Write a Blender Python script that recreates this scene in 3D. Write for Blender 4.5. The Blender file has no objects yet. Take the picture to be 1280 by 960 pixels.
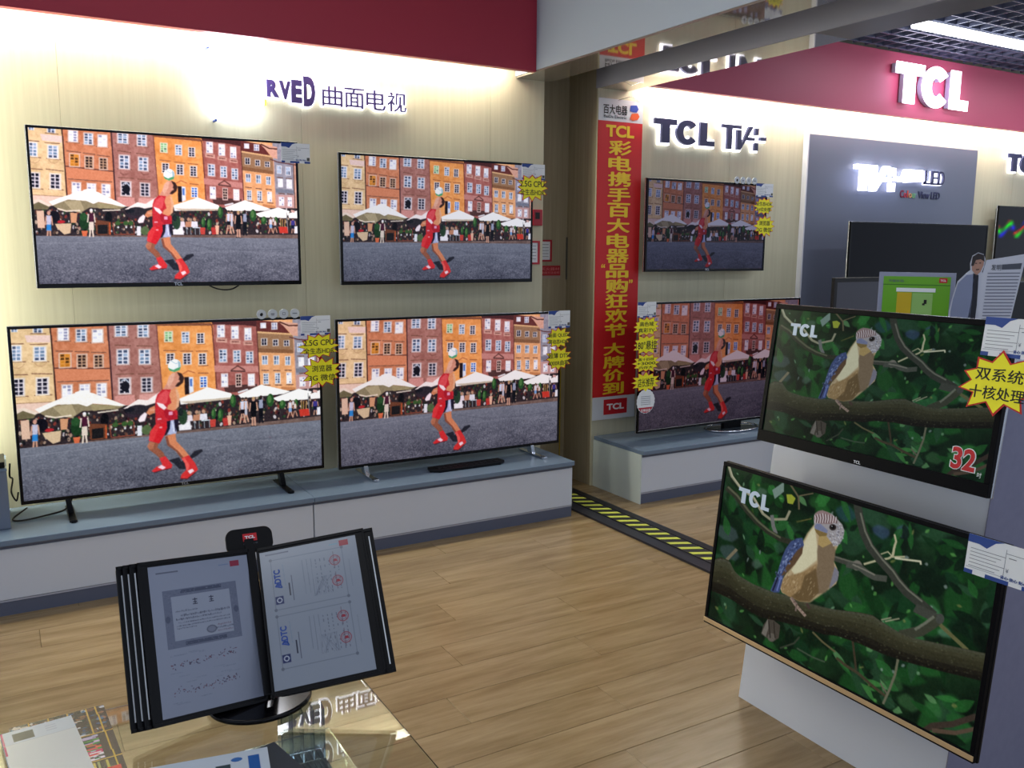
import bpy, bmesh, math, random
import numpy as np
from mathutils import Matrix, Vector

SC = bpy.context.scene
COL = SC.collection
random.seed(7)

# ------------------------------------------------------------------ camera, world, lights
F, YAW, PITCH, ROLL = 1103.859, 0.52941511, 0.15513516, 0.00693172
fwd = Vector((math.sin(YAW)*math.cos(PITCH), math.cos(YAW)*math.cos(PITCH), -math.sin(PITCH)))
rgt = Vector((math.cos(YAW), -math.sin(YAW), 0)); upv = rgt.cross(fwd)
r2 = rgt*math.cos(ROLL)+upv*math.sin(ROLL); u2 = -rgt*math.sin(ROLL)+upv*math.cos(ROLL)
cam = bpy.data.cameras.new('camera'); camo = bpy.data.objects.new('camera', cam); COL.objects.link(camo)
cam.sensor_fit = 'HORIZONTAL'; cam.sensor_width = 36; cam.lens = F/1280*36; cam.clip_start = .05
camo.matrix_world = Matrix(((r2.x, u2.x, -fwd.x, 0), (r2.y, u2.y, -fwd.y, 0), (r2.z, u2.z, -fwd.z, 1.6), (0, 0, 0, 1)))
SC.camera = camo
SC.view_settings.view_transform = 'Standard'; SC.view_settings.look = 'None'
SC.view_settings.exposure = 0.0; SC.view_settings.gamma = 1; SC.view_settings.use_curve_mapping = False
w = bpy.data.worlds.new('world'); SC.world = w; w.use_nodes = True
w.node_tree.nodes['Background'].inputs[0].default_value = (.72, .82, 1, 1)
w.node_tree.nodes['Background'].inputs[1].default_value = .68

def area(name, loc, rot, sx, sy, power, col=(1, 1, 1), spread=math.pi):
    l = bpy.data.lights.new(name, 'AREA'); l.shape = 'RECTANGLE'; l.size = sx; l.size_y = sy
    l.energy = power; l.color = col; l.spread = spread
    o = bpy.data.objects.new(name, l); COL.objects.link(o); o.location = loc; o.rotation_euler = rot
    return o
for i, (x, y) in enumerate(((-.4, .6), (1.5, .6), (-.4, 2.6), (1.5, 2.6))):
    area('ceiling_light', (x, y, 2.98), (0, 0, 0), 1.1, .25, 4.5, (.92, .96, 1))
for i, (x, y) in enumerate(((5.2, .4), (7.6, 2.2), (5.2, 2.2))):
    area('shop_light', (x, y, 3.00), (0, 0, 0), 1.2, .2, 15, (.86, .92, 1))
area('cove_light', (1.1, 4.66, 2.68), (math.radians(-6), 0, 0), 3.2, .05, 30, (1, .97, .80))
area('cove_light', (5.9, 4.66, 2.68), (math.radians(-6), 0, 0), 4.4, .05, 42, (1, .97, .84))

# ------------------------------------------------------------------ helpers
def lin(c):
    return tuple((v/12.92 if v <= .04045 else ((v+.055)/1.055)**2.4) for v in c)
def rgb(r, g, b):
    return lin((r/255, g/255, b/255))+(1,)
def mat(name, col, rough=.5, metal=0, emit=None, es=1, spec=.5, trans=0, ior=1.45, alpha=1, coat=0):
    m = bpy.data.materials.new(name); m.use_nodes = True
    b = m.node_tree.nodes['Principled BSDF']
    b.inputs['Base Color'].default_value = rgb(*col); b.inputs['Roughness'].default_value = rough
    b.inputs['Metallic'].default_value = metal; b.inputs['Specular IOR Level'].default_value = spec
    b.inputs['Transmission Weight'].default_value = trans; b.inputs['IOR'].default_value = ior
    b.inputs['Coat Weight'].default_value = coat
    if emit:
        b.inputs['Emission Color'].default_value = rgb(*emit); b.inputs['Emission Strength'].default_value = es
    return m
def noisemat(name, c1, c2, scale, stretch, rough=.5, spec=.4, rnd=.0, bump=0, detail=6, coat=0):
    """procedural grain: noise stretched along one axis, mixed between two colours"""
    m = mat(name, c1, rough, spec=spec, coat=coat); nt = m.node_tree; N = nt.nodes; L = nt.links; b = N['Principled BSDF']
    tc = N.new('ShaderNodeTexCoord'); mp = N.new('ShaderNodeMapping'); mp.inputs['Scale'].default_value = stretch
    oi = N.new('ShaderNodeObjectInfo'); mul = N.new('ShaderNodeVectorMath'); mul.operation = 'SCALE'
    mul.inputs[0].default_value = (37, 19, 53); L.new(oi.outputs['Random'], mul.inputs['Scale'])
    add = N.new('ShaderNodeVectorMath'); L.new(tc.outputs['Object'], add.inputs[0]); L.new(mul.outputs[0], add.inputs[1])
    L.new(add.outputs[0], mp.inputs['Vector'])
    n = N.new('ShaderNodeTexNoise'); n.inputs['Scale'].default_value = scale; n.inputs['Detail'].default_value = detail
    n.inputs['Roughness'].default_value = .65; L.new(mp.outputs[0], n.inputs['Vector'])
    cr = N.new('ShaderNodeValToRGB'); cr.color_ramp.elements[0].position = .32; cr.color_ramp.elements[1].position = .68
    cr.color_ramp.elements[0].color = rgb(*c2); cr.color_ramp.elements[1].color = rgb(*c1)
    L.new(n.outputs['Fac'], cr.inputs[0])
    hs = N.new('ShaderNodeHueSaturation'); L.new(cr.outputs[0], hs.inputs['Color'])
    mr = N.new('ShaderNodeMapRange'); mr.inputs['To Min'].default_value = 1-rnd; mr.inputs['To Max'].default_value = 1+rnd
    L.new(oi.outputs['Random'], mr.inputs['Value']); L.new(mr.outputs[0], hs.inputs['Value'])
    L.new(hs.outputs[0], b.inputs['Base Color'])
    if bump:
        bp = N.new('ShaderNodeBump'); bp.inputs['Strength'].default_value = bump; bp.inputs['Distance'].default_value = .002
        L.new(n.outputs['Fac'], bp.inputs['Height']); L.new(bp.outputs[0], b.inputs['Normal'])
    return m
def set_tag(o, label=None, cat=None, group=None, kind=None):
    if label: o['label'] = label
    if cat: o['category'] = cat
    if group: o['group'] = group
    if kind: o['kind'] = kind
    return o
def empty(name, loc=(0, 0, 0), R=None, **k):
    o = bpy.data.objects.new(name, None); COL.objects.link(o); o.empty_display_size = .1
    M = Matrix.Translation(loc)
    if R is not None: M = M @ R.to_4x4()
    o.matrix_world = M
    return set_tag(o, **k)
def link(name, me, m=None, parent=None, **k):
    o = bpy.data.objects.new(name, me); COL.objects.link(o)
    if m is not None and not me.materials: me.materials.append(m)
    if parent is not None: o.parent = parent
    return set_tag(o, **k)
class MB:
    def __init__(s): s.v = []; s.f = []
    def box(s, x0, x1, y0, y1, z0, z1):
        n = len(s.v)
        s.v += [(x0, y0, z0), (x1, y0, z0), (x1, y1, z0), (x0, y1, z0), (x0, y0, z1), (x1, y0, z1), (x1, y1, z1), (x0, y1, z1)]
        s.f += [tuple(n+i for i in q) for q in ((0, 3, 2, 1), (4, 5, 6, 7), (0, 1, 5, 4), (1, 2, 6, 5), (2, 3, 7, 6), (3, 0, 4, 7))]
        return s
    def prism(s, pts, y0, y1):
        """outline of (x, z) points extruded from y0 to y1"""
        a = sum(pts[i][0]*pts[(i+1) % len(pts)][1]-pts[(i+1) % len(pts)][0]*pts[i][1] for i in range(len(pts)))
        if a < 0: pts = pts[::-1]
        n = len(s.v); k = len(pts)
        s.v += [(x, y0, z) for x, z in pts]+[(x, y1, z) for x, z in pts]
        s.f.append(tuple(n+i for i in range(k))); s.f.append(tuple(n+k+i for i in reversed(range(k))))
        for i in range(k):
            j = (i+1) % k; s.f.append((n+j, n+i, n+k+i, n+k+j))
        return s
    def prismz(s, pts, z0, z1):
        a = sum(pts[i][0]*pts[(i+1) % len(pts)][1]-pts[(i+1) % len(pts)][0]*pts[i][1] for i in range(len(pts)))
        if a < 0: pts = pts[::-1]
        n = len(s.v); k = len(pts)
        s.v += [(x, y, z0) for x, y in pts]+[(x, y, z1) for x, y in pts]
        s.f.append(tuple(n+i for i in reversed(range(k)))); s.f.append(tuple(n+k+i for i in range(k)))
        for i in range(k):
            j = (i+1) % k; s.f.append((n+i, n+j, n+k+j, n+k+i))
        return s
    def cyl(s, c, r, h, axis='z', n=20, r2=None):
        r2 = r if r2 is None else r2; b = len(s.v)
        for rr, t in ((r, 0), (r2, h)):
            for i in range(n):
                a = 2*math.pi*i/n; p = (rr*math.cos(a), rr*math.sin(a))
                q = {'z': (p[0], p[1], t), 'y': (p[0], t, p[1]), 'x': (t, p[0], p[1])}[axis]
                s.v.append((c[0]+q[0], c[1]+q[1], c[2]+q[2]))
        s.f.append(tuple(b+i for i in reversed(range(n)))); s.f.append(tuple(b+n+i for i in range(n)))
        for i in range(n):
            j = (i+1) % n; s.f.append((b+i, b+j, b+n+j, b+n+i))
        return s
    def tube(s, pts, r, n=8):
        b = len(s.v); P = [Vector(p) for p in pts]; last = None
        for i, p in enumerate(P):
            d = (P[min(i+1, len(P)-1)]-P[max(i-1, 0)]).normalized()
            a = d.cross(Vector((0, 0, 1)))
            if a.length < .05: a = d.cross(Vector((0, 1, 0)))
            if last is not None and a.dot(last) < 0: a = -a
            a.normalize(); last = a; c = d.cross(a)
            for k in range(n):
                t = 2*math.pi*k/n; s.v.append(tuple(p+(a*math.cos(t)+c*math.sin(t))*r))
        for i in range(len(P)-1):
            for k in range(n):
                j = (k+1) % n; s.f.append((b+i*n+k, b+i*n+j, b+(i+1)*n+j, b+(i+1)*n+k))
        s.f.append(tuple(b+k for k in reversed(range(n)))); s.f.append(tuple(b+(len(P)-1)*n+k for k in range(n)))
        return s
    def mesh(s, name, bev=0, seg=2, smooth=False):
        me = bpy.data.meshes.new(name); me.from_pydata(s.v, [], s.f); me.update()
        bm = bmesh.new(); bm.from_mesh(me); bmesh.ops.recalc_face_normals(bm, faces=bm.faces)
        if bev:
            es = [e for e in bm.edges if len(e.link_faces) == 2 and e.calc_face_angle() > .6]
            bmesh.ops.bevel(bm, geom=es, offset=bev, segments=seg, affect='EDGES', profile=.6)
        if smooth:
            for f in bm.faces: f.smooth = len(f.verts) <= 4
        bm.to_mesh(me); bm.free(); return me
    def build(s, name, m, parent=None, bev=0, seg=2, smooth=False, **k):
        return link(name, s.mesh(name, bev, seg, smooth), m, parent, **k)

def text_mesh(body, box, depth=.002, y=0, bold=0.0, rot90=False, name='lettering', keep=False, res=4):
    """lettering as a mesh in the local x-z plane, front at y, fitted to box (x0, x1, z0, z1)"""
    cjk = any(ord(c) > 0x2fff for c in body)
    cu = bpy.data.curves.new('t', 'FONT'); cu.body = body; cu.size = 1; cu.offset = 0 if cjk else bold; cu.resolution_u = res
    cu.fill_mode = 'BOTH'; cu.extrude = .02 if depth else 0
    o = bpy.data.objects.new('t', cu); COL.objects.link(o)
    dg = bpy.context.evaluated_depsgraph_get(); dg.update()
    me = bpy.data.meshes.new_from_object(o.evaluated_get(dg)); me.name = name
    bpy.data.objects.remove(o); bpy.data.curves.remove(cu)
    if cjk and bold > .004:
        bm = bmesh.new()
        for dx, dy, dz in ((-1, 0, 0), (1, 0, 0.001), (0, -.8, .002), (0, .8, .003), (.7, .6, -.001), (-.7, -.6, -.002)):
            me.transform(Matrix.Translation((dx*bold, dy*bold, dz))); bm.from_mesh(me); me.transform(Matrix.Translation((-dx*bold, -dy*bold, -dz)))
        bm.to_mesh(me); bm.free()
    n = len(me.vertices); co = np.empty(n*3); me.vertices.foreach_get('co', co); co = co.reshape(-1, 3)
    if rot90: co[:, :2] = np.stack([-co[:, 1], co[:, 0]], 1)
    lo, hi = co[:, :2].min(0), co[:, :2].max(0)
    x0, x1, z0, z1 = box; sx = (x1-x0)/max(hi[0]-lo[0], 1e-6); sz = (z1-z0)/max(hi[1]-lo[1], 1e-6)
    if keep: sx = sz = min(sx, sz)
    out = np.empty_like(co)
    out[:, 0] = (x0+x1)/2+(co[:, 0]-(lo[0]+hi[0])/2)*sx
    out[:, 2] = (z0+z1)/2+(co[:, 1]-(lo[1]+hi[1])/2)*sz
    out[:, 1] = y+(.02-co[:, 2])/.04*depth if depth else y
    me.vertices.foreach_set('co', out.ravel()); me.materials.clear(); me.update()
    return me
def text(body, box, m, parent=None, name='lettering', **k):
    tk = {a: k.pop(a) for a in list(k) if a in ('depth', 'y', 'bold', 'rot90', 'keep', 'res')}
    return link(name, text_mesh(body, box, name=name, **tk), m, parent, **k)

def arc(cx, cz, rx, rz, a0, a1, n=16):
    return [(cx+rx*math.cos(math.radians(a0+(a1-a0)*i/n)), cz+rz*math.sin(math.radians(a0+(a1-a0)*i/n))) for i in range(n+1)]
def logo_tcl(mb, x0, x1, z0, z1, y0, y1, g=0.0, sk=0):
    """the three heavy block letters T C L, g = outward growth"""
    W, H = x1-x0, z1-z0
    def P(pts): mb.prism([(x0+px*W, z0+pz*H) for px, pz in pts], y0, y1)
    gx, gz = g/W, g/H
    P([(0-gx, 1+gz), (.36+gx, 1+gz), (.36+gx, .76-gz), (.245+gx, .76-gz), (.245+gx, 0-gz), (.115-gx, 0-gz), (.115-gx, .76-gz), (0-gx, .76-gz)])
    out = arc(.54, .5, .185+gx, .53+gz, 38, 322, 22); inn = arc(.54, .5, .075-gx, .28-gz, 322, 38, 22)
    P(out+inn)
    P([(.75-gx, 1+gz), (.87+gx, 1+gz), (.87+gx, .22+gz), (1+gx, .22+gz), (1+gx, 0-gz), (.75-gx, 0-gz)])
    return mb
def logo_tvplus(mb, x0, x1, z0, z1, y0, y1, g=0.0):
    W, H = x1-x0, z1-z0; gx, gz = g/W, g/H
    def P(pts): mb.prism([(x0+px*W, z0+pz*H) for px, pz in pts], y0, y1)
    P([(0-gx, 1+gz), (.42+gx, 1+gz), (.42+gx, .86-gz), (.22+gx, .86-gz), (.22+gx, 0-gz), (.12-gx, 0-gz), (.12-gx, .86-gz), (0-gx, .86-gz)])
    P([(.33-gx, .82+gz), (.42+gx, .82+gz), (.44+gx, .25), (.60, 1+gz), (.70+gx, 1+gz), (.42+gx, 0-gz), (.34-gx, 0-gz)])
    P([(.56-gx, .55+gz), (.74+gx, .55+gz), (.74+gx, .42-gz), (.56-gx, .42-gz)])
    P([(.74-gx, .95+gz), (.82+gx, .95+gz), (.82+gx, .66-gz), (.74-gx, .66-gz)])
    P([(.86-gx, .60+gz), (1+gx, .60+gz), (1+gx, .46-gz), (.86-gx, .46-gz)])
    P([(.74-gx, .34+gz), (.82+gx, .34+gz), (.82+gx, .02-gz), (.74-gx, .02-gz)])
    return mb

# ------------------------------------------------------------------ picture painting (what the screens and prints show)
class Pic:
    """small software canvas; points come in a quadrilateral frame of reference (corners TL,TR,BR,BL)"""
    def __init__(s, W, H, quad, bg=(0, 0, 0)):
        s.W, s.H = W, H; s.a = np.zeros((H, W, 3), np.float32)+np.array(bg, np.float32)
        src = np.array(quad, float); dst = np.array([(0, 0), (W, 0), (W, H), (0, H)], float)
        A = []; B = []
        for (x, y), (u, v) in zip(src, dst):
            A += [[x, y, 1, 0, 0, 0, -u*x, -u*y], [0, 0, 0, x, y, 1, -v*x, -v*y]]; B += [u, v]
        h = np.linalg.solve(np.array(A), np.array(B)); s.Hm = np.append(h, 1).reshape(3, 3)
        s.T = None
    def at(s, off, k):
        s.T = (off, k); return s
    def map(s, pts):
        p = np.array(pts, float).reshape(-1, 2)
        if s.T: p = p/s.T[1]+np.array(s.T[0], float)
        q = np.c_[p, np.ones(len(p))] @ s.Hm.T
        return q[:, :2]/q[:, 2:]
    def fill(s, q, col, al=1.0):
        x0, y0 = np.floor(q.min(0)).astype(int); x1, y1 = np.ceil(q.max(0)).astype(int)
        x0, y0 = max(x0, 0), max(y0, 0); x1, y1 = min(x1+1, s.W), min(y1+1, s.H)
        if x1 <= x0 or y1 <= y0: return
        X, Y = np.meshgrid(np.arange(x0, x1)+.5, np.arange(y0, y1)+.5)
        ins = np.zeros(X.shape, bool); n = len(q)
        for i in range(n):
            ax, ay = q[i]; bx, by = q[(i+1) % n]
            if ay == by: continue
            c = ((Y >= ay) != (Y >= by)); ins ^= c & (X < ax+(Y-ay)*(bx-ax)/(by-ay))
        t = s.a[y0:y1, x0:x1]; t[ins] = t[ins]*(1-al)+np.array(col, np.float32)*al
    def poly(s, pts, col, al=1.0): s.fill(s.map(pts), col, al)
    def rect(s, x0, x1, y0, y1, col, al=1.0): s.poly([(x0, y0), (x1, y0), (x1, y1), (x0, y1)], col, al)
    def ell(s, cx, cy, rx, ry, col, al=1.0, rot=0):
        c, n = math.cos(rot), math.sin(rot)
        s.poly([(cx+rx*math.cos(t)*c-ry*math.sin(t)*n, cy+rx*math.cos(t)*n+ry*math.sin(t)*c) for t in np.linspace(0, 2*math.pi, 15)[:-1]], col, al)
    def line(s, pts, wd, col, al=1.0, w2=None):
        p = np.array(pts, float); w2 = wd if w2 is None else w2; n = len(p)
        for i in range(n-1):
            d = p[i+1]-p[i]; l = math.hypot(*d) or 1; nn = np.array([-d[1], d[0]])/l/2
            wa = wd+(w2-wd)*i/(n-1); wb = wd+(w2-wd)*(i+1)/(n-1)
            s.poly([p[i]+nn*wa, p[i+1]+nn*wb, p[i+1]-nn*wb, p[i]-nn*wa], col, al)
            if i: s.ell(p[i][0], p[i][1], wa/2, wa/2, col, al)
    def blur(s, n=1, y0=0, y1=None):
        t = s.a[y0:y1]
        for _ in range(n):
            p = np.pad(t, ((1, 1), (1, 1), (0, 0)), 'edge')
            t = (p[:-2, 1:-1]+p[2:, 1:-1]+p[1:-1, :-2]+p[1:-1, 2:]+p[1:-1, 1:-1]*2)/6
        s.a[y0:y1] = t
    def blurbox(s, x0, x1, y0, y1, n):
        q = s.map([(x0, y0), (x1, y0), (x1, y1), (x0, y1)]); a0, b0 = np.maximum(q.min(0).astype(int), 0); a1, b1 = q.max(0).astype(int)
        t = s.a[b0:b1, a0:a1].copy(); H_, W_ = t.shape[:2]
        for _ in range(n):
            p = np.pad(t, ((1, 1), (1, 1), (0, 0)), 'edge'); t = (p[:-2, 1:-1]+p[2:, 1:-1]+p[1:-1, :-2]+p[1:-1, 2:]+p[1:-1, 1:-1]*2)/6
        wy = np.clip(np.minimum(np.arange(H_), np.arange(H_)[::-1])/6, 0, 1)[:, None, None]; wx = np.clip(np.minimum(np.arange(W_), np.arange(W_)[::-1])/6, 0, 1)[None, :, None]
        s.a[b0:b1, a0:a1] = s.a[b0:b1, a0:a1]*(1-wy*wx)+t*wy*wx
    def half(s): s.a = (s.a[::2, ::2]+s.a[1::2, ::2]+s.a[::2, 1::2]+s.a[1::2, 1::2])/4; s.H, s.W = s.a.shape[:2]
rng = np.random.default_rng(5)
def vnoise(H, W, gy, gx):
    g = rng.random((gy+2, gx+2)); y = np.linspace(0, gy, H); x = np.linspace(0, gx, W)
    yi = y.astype(int); xi = x.astype(int); fy = (y-yi)[:, None]; fx = (x-xi)[None]
    return (g[yi][:, xi]*(1-fy)*(1-fx)+g[yi+1][:, xi]*fy*(1-fx)+g[yi][:, xi+1]*(1-fy)*fx+g[yi+1][:, xi+1]*fy*fx)-.5

def paint_plaza():
    p = Pic(1088, 612, [(36, 160.6), (373.5, 179.4), (375.6, 350.6), (48.8, 351.9)], (120, 90, 80))
    Q1, Q2, Q3, Q4, Q5, Q6 = (30, 150), (140, 150), (240, 150), (30, 240), (140, 240), (240, 240)
    p.at((0, 0), 1)
    B = [((30, 78, 35, 83.7), (242, 196, 132)), ((78, 139.4, 83.7, 144.6), (218, 128, 84)), ((139.4, 192, 144.6, 197.5), (186, 112, 98)),
         ((192, 254, 197.5, 257), (250, 156, 74)), ((254, 303, 257, 305.8), (184, 92, 80)), ((303, 343, 305.8, 347.5), (248, 172, 112)),
         ((343, 371, 347.5, 372), (148, 142, 158)), ((371, 380, 372, 380), (214, 150, 124))]
    for (a, b, c, d), col in B:
        p.poly([(a, 150), (b, 150), (d, 270), (c, 270)], col)
    nz = vnoise(612, 1088, 60, 110)*26+vnoise(612, 1088, 12, 20)*22
    p.a += nz[..., None]
    p.at(Q1, 8)
    p.poly([(170, 150), (385, 170), (385, 235), (190, 215)], (248, 205, 190))
    p.poly([(60, 750), (420, 765), (430, 900), (90, 900)], (244, 200, 176))
    p.poly([(420, 480), (885, 520), (885, 620), (425, 600)], (226, 132, 88))
    p.poly([(930, 770), (1100, 775), (1110, 900), (930, 900)], (226, 140, 128)); p.poly([(1140, 775), (1290, 780), (1290, 900), (1140, 900)], (228, 150, 138))
    for x0, y0, x1, y1 in ((70, 490, 195, 500), (225, 495, 400, 515), (50, 215, 165, 225), (215, 235, 365, 245), (60, 375, 180, 385), (230, 390, 375, 403), (75, 685, 200, 692), (245, 690, 400, 700),
                           (430, 315, 575, 330), (590, 335, 715, 350), (730, 355, 860, 370), (440, 590, 880, 620), (930, 310, 1075, 330), (1120, 335, 1260, 352), (935, 575, 1095, 583), (1130, 590, 1275, 600),
                           (910, 235, 1060, 250), (1110, 262, 1250, 275), (935, 490, 1080, 498), (1125, 508, 1265, 515), (220, 140, 350, 152), (420, 225, 560, 238), (590, 250, 710, 262), (720, 270, 845, 280)):
        p.line([(x0, y0), (x1, y1)], 9, (128, 74, 52), .8)
    p.line([(415, 465), (890, 515)], 12, (120, 60, 45)); p.line([(80, 745), (420, 765)], 8, (190, 140, 100))
    for cx in (110, 300):
        p.line([(cx-50, 400), (cx-25, 430), (cx+10, 438), (cx+40, 425), (cx+58, 402)], 6, (205, 150, 100))
    p.line([(385, 90), (398, 250), (412, 470), (432, 760)], 13, (70, 36, 30)); p.line([(875, 130), (890, 400), (912, 800)], 15, (86, 44, 46))
    for a in (960, 1165): p.line([(a, 525), (a+30, 548), (a+85, 540)], 14, (150, 82, 68), .7)
    p.at(Q2, 8)
    p.line([(415, 150), (440, 500), (460, 760)], 10, (140, 72, 62))
    p.line([(905, 200), (925, 500), (940, 790)], 12, (132, 58, 44)); p.poly([(405, 140), (900, 190), (900, 215), (410, 170)], (150, 80, 45))
    for x0, y0, x1, y1 in ((475, 400, 590, 412), (620, 420, 735, 432), (760, 435, 865, 442), (780, 570, 870, 575), (775, 635, 870, 645), (480, 325, 565, 332), (630, 350, 705, 357), (765, 370, 845, 375)):
        p.line([(x0, y0), (x1, y1)], 9, (176, 96, 48))
    p.line([(640, 630), (690, 605), (750, 630)], 9, (190, 100, 52))
    p.at(Q3, 8)
    p.poly([(120, 580), (515, 625), (520, 680), (125, 640)], (214, 128, 116)); p.poly([(140, 330), (240, 345), (240, 385), (140, 370)], (222, 150, 130))
    p.poly([(265, 360), (360, 375), (360, 410), (265, 395)], (222, 150, 130)); p.poly([(385, 385), (470, 395), (470, 430), (385, 420)], (222, 150, 130))
    for x0, y0 in ((155, 352), (280, 378), (398, 402)): p.line([(x0, y0), (x0+65, y0+8)], 8, (120, 50, 42))
    p.line([(270, 640), (330, 605), (395, 650)], 12, (120, 64, 54)); p.line([(265, 645), (400, 662)], 12, (96, 50, 44))
    p.poly([(100, 170), (505, 200), (505, 260), (380, 235), (110, 205)], (90, 34, 34))
    p.poly([(505, 200), (720, 240), (810, 355), (505, 312)], (118, 44, 38)); p.poly([(505, 310), (835, 360), (840, 540), (510, 500)], (168, 116, 74))
    p.line([(505, 312), (830, 362)], 16, (238, 176, 110)); p.poly([(510, 460), (830, 505), (832, 540), (510, 495)], (150, 92, 50))
    p.poly([(700, 230), (880, 265), (880, 385), (830, 375), (790, 320)], (232, 160, 132)); p.line([(710, 235), (800, 280), (880, 285)], 12, (90, 40, 30)); p.line([(800, 385), (880, 415), (1075, 445)], 12, (110, 60, 60))
    p.poly([(850, 680), (1050, 700), (1060, 735), (850, 720)], (120, 122, 140)); p.poly([(850, 740), (1055, 750), (1060, 900), (860, 890)], (206, 148, 142))
    p.line([(505, 250), (520, 620), (528, 800)], 9, (110, 50, 40)); p.line([(842, 400), (850, 650), (860, 880)], 7, (214, 150, 130)); p.line([(1045, 440), (1055, 900)], 9, (110, 70, 60))
    for x0, y0 in ((545, 668), (650, 680), (755, 688), (560, 805), (665, 815), (768, 822), (870, 568), (965, 578), (885, 728), (975, 735)): p.line([(x0, y0), (x0+65, y0+7)], 8, (120, 70, 50))
    p.poly([(200, 770), (505, 790), (500, 850), (220, 840)], (92, 52, 48)); p.line([(720, 850), (850, 870)], 26, (206, 128, 74))
    def win(x0, x1, y0, y1, kind='b', n=2):
        w, h = x1-x0, y1-y0; sl = .06*w
        def R(a, b, c, d, col): p.poly([(x0+a*w, y0+c*h+a*sl), (x0+b*w, y0+c*h+b*sl), (x0+b*w, y0+d*h+b*sl), (x0+a*w, y0+d*h+a*sl)], col)
        fr = {'b': (228, 226, 240), 'd': (226, 214, 224), 'o': (238, 150, 60), 'w': (250, 244, 250), 'g': (214, 236, 196), 'k': (232, 190, 170), 'B': (235, 235, 250), 's': (214, 160, 120)}[kind]
        R(-.12, 1.18, -.08, 1.08, tuple(min(255, v*.5+120) for v in (p.a[tuple(np.clip(p.map([(x0-.25*w, y0+.4*h)])[0][::-1].astype(int), 0, [611, 1087]))])))
        R(0, 1.06, 0, 1, fr)
        pal = {'b': [(112, 140, 176), (150, 176, 212), (72, 86, 120)], 'd': [(34, 32, 52), (54, 50, 70), (26, 24, 42)], 'o': [(196, 112, 16), (222, 136, 30), (110, 64, 14)],
               'w': [(214, 214, 236), (236, 236, 250), (150, 150, 186)], 'g': [(130, 196, 120), (160, 214, 150), (90, 120, 90)], 'k': [(50, 22, 24), (40, 16, 20), (60, 26, 26)],
               'B': [(44, 110, 220), (30, 84, 200), (60, 60, 120)], 's': [(70, 44, 36), (92, 60, 44), (50, 30, 28)]}[kind]
        for i in range(2):
            for j in range(n*2 if h > 80 else n):
                J = n*2 if h > 80 else n
                R(.07+.5*i, .44+.5*i, j/J+.03, (j+1)/J-.035, pal[rng.integers(3)])
    p.at(Q1, 8)
    for a in ((60, 108, 80, 112, 'b'), (245, 315, 90, 135, 'b'), (62, 136, 235, 365, 'b'), (248, 340, 262, 384, 'b'), (76, 158, 530, 674, 'd'), (268, 360, 542, 684, 'd'),
              (452, 535, 115, 222, 'w'), (606, 686, 140, 248, 'b'), (744, 826, 155, 268, 'w'), (464, 548, 345, 462, 'o'), (614, 686, 368, 480, 's'), (757, 826, 385, 492, 's'),
              (482, 560, 625, 745, 'w'), (632, 710, 635, 745, 'w'), (777, 852, 642, 760, 'w'), (940, 1034, 138, 234, 'b'), (1136, 1220, 150, 258, 'b'),
              (955, 1046, 355, 485, 'b'), (1146, 1232, 375, 503, 'b'), (968, 1058, 615, 750, 'd'), (1162, 1246, 630, 755, 'd')): win(*a)
    p.ell(1020, 690, 38, 48, (24, 20, 34)); p.line([(985, 640), (1020, 625), (1055, 660)], 12, (170, 180, 200))
    p.at(Q2, 8)
    for a in ((488, 550, 232, 322, 'g'), (638, 698, 250, 348, 'b'), (772, 830, 275, 364, 'd'), (502, 565, 432, 525, 'd'), (648, 712, 445, 543, 'd'), (786, 846, 460, 558, 'd'), (795, 852, 672, 768, 'B')): win(*a)
    p.poly([(655, 660), (695, 662), (698, 820), (660, 820)], (40, 20, 22)); p.poly([(695, 662), (735, 668), (735, 800), (698, 815)], (224, 228, 246)); p.rect(704, 724, 680, 750, (60, 110, 210))
    p.at(Q3, 8)
    for a in ((154, 212, 218, 324, 'w'), (280, 336, 240, 350, 'w'), (398, 452, 268, 374, 'w'), (168, 230, 442, 554, 'b'), (294, 352, 462, 568, 'b'), (408, 466, 484, 588, 'b'), (184, 236, 666, 780, 'w'),
              (314, 358, 682, 790, 'k'), (424, 476, 692, 795, 'w'), (542, 586, 232, 278, 'w'), (642, 688, 240, 300, 'w'), (548, 594, 376, 438, 'd'), (652, 696, 396, 452, 'd'), (752, 796, 412, 464, 'd'),
              (552, 598, 536, 614, 'b'), (658, 702, 546, 626, 'b'), (762, 804, 562, 640, 'b'), (562, 604, 702, 795, 'b'), (668, 710, 708, 800, 'b'), (772, 812, 716, 810, 'w'),
              (876, 916, 452, 528, 'b'), (968, 1010, 466, 544, 'b'), (884, 928, 586, 664, 'w'), (974, 1022, 592, 678, 'w'), (892, 938, 768, 850, 'w'), (982, 1020, 772, 858, 'w')): win(*a)
    # terrace behind the parasols
    p.at(Q4, 8)
    p.poly([(60, 130), (2760, 160), (2760, 425), (100, 425)], (52, 38, 42))
    cols = [(24, 22, 30), (70, 60, 58), (120, 60, 40), (30, 60, 30), (50, 90, 44), (190, 150, 120), (220, 210, 214), (160, 50, 36), (80, 20, 30), (206, 176, 150), (96, 66, 50), (14, 14, 20)]
    for _ in range(760):
        x = rng.uniform(90, 2740); y = rng.uniform(170, 410); s_ = rng.uniform(5, 20)
        p.ell(x, y, s_*.7, s_, cols[rng.integers(len(cols))], .85, rng.uniform(-.6, .6))
    p.poly([(130, 180), (200, 180), (210, 350), (140, 350)], (230, 182, 150)); p.poly([(460, 200), (530, 205), (520, 300), (465, 300)], (226, 150, 100))
    p.poly([(310, 310), (470, 305), (460, 400), (400, 415), (330, 350)], (222, 186, 140)); p.ell(370, 290, 40, 16, (196, 30, 40))
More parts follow.
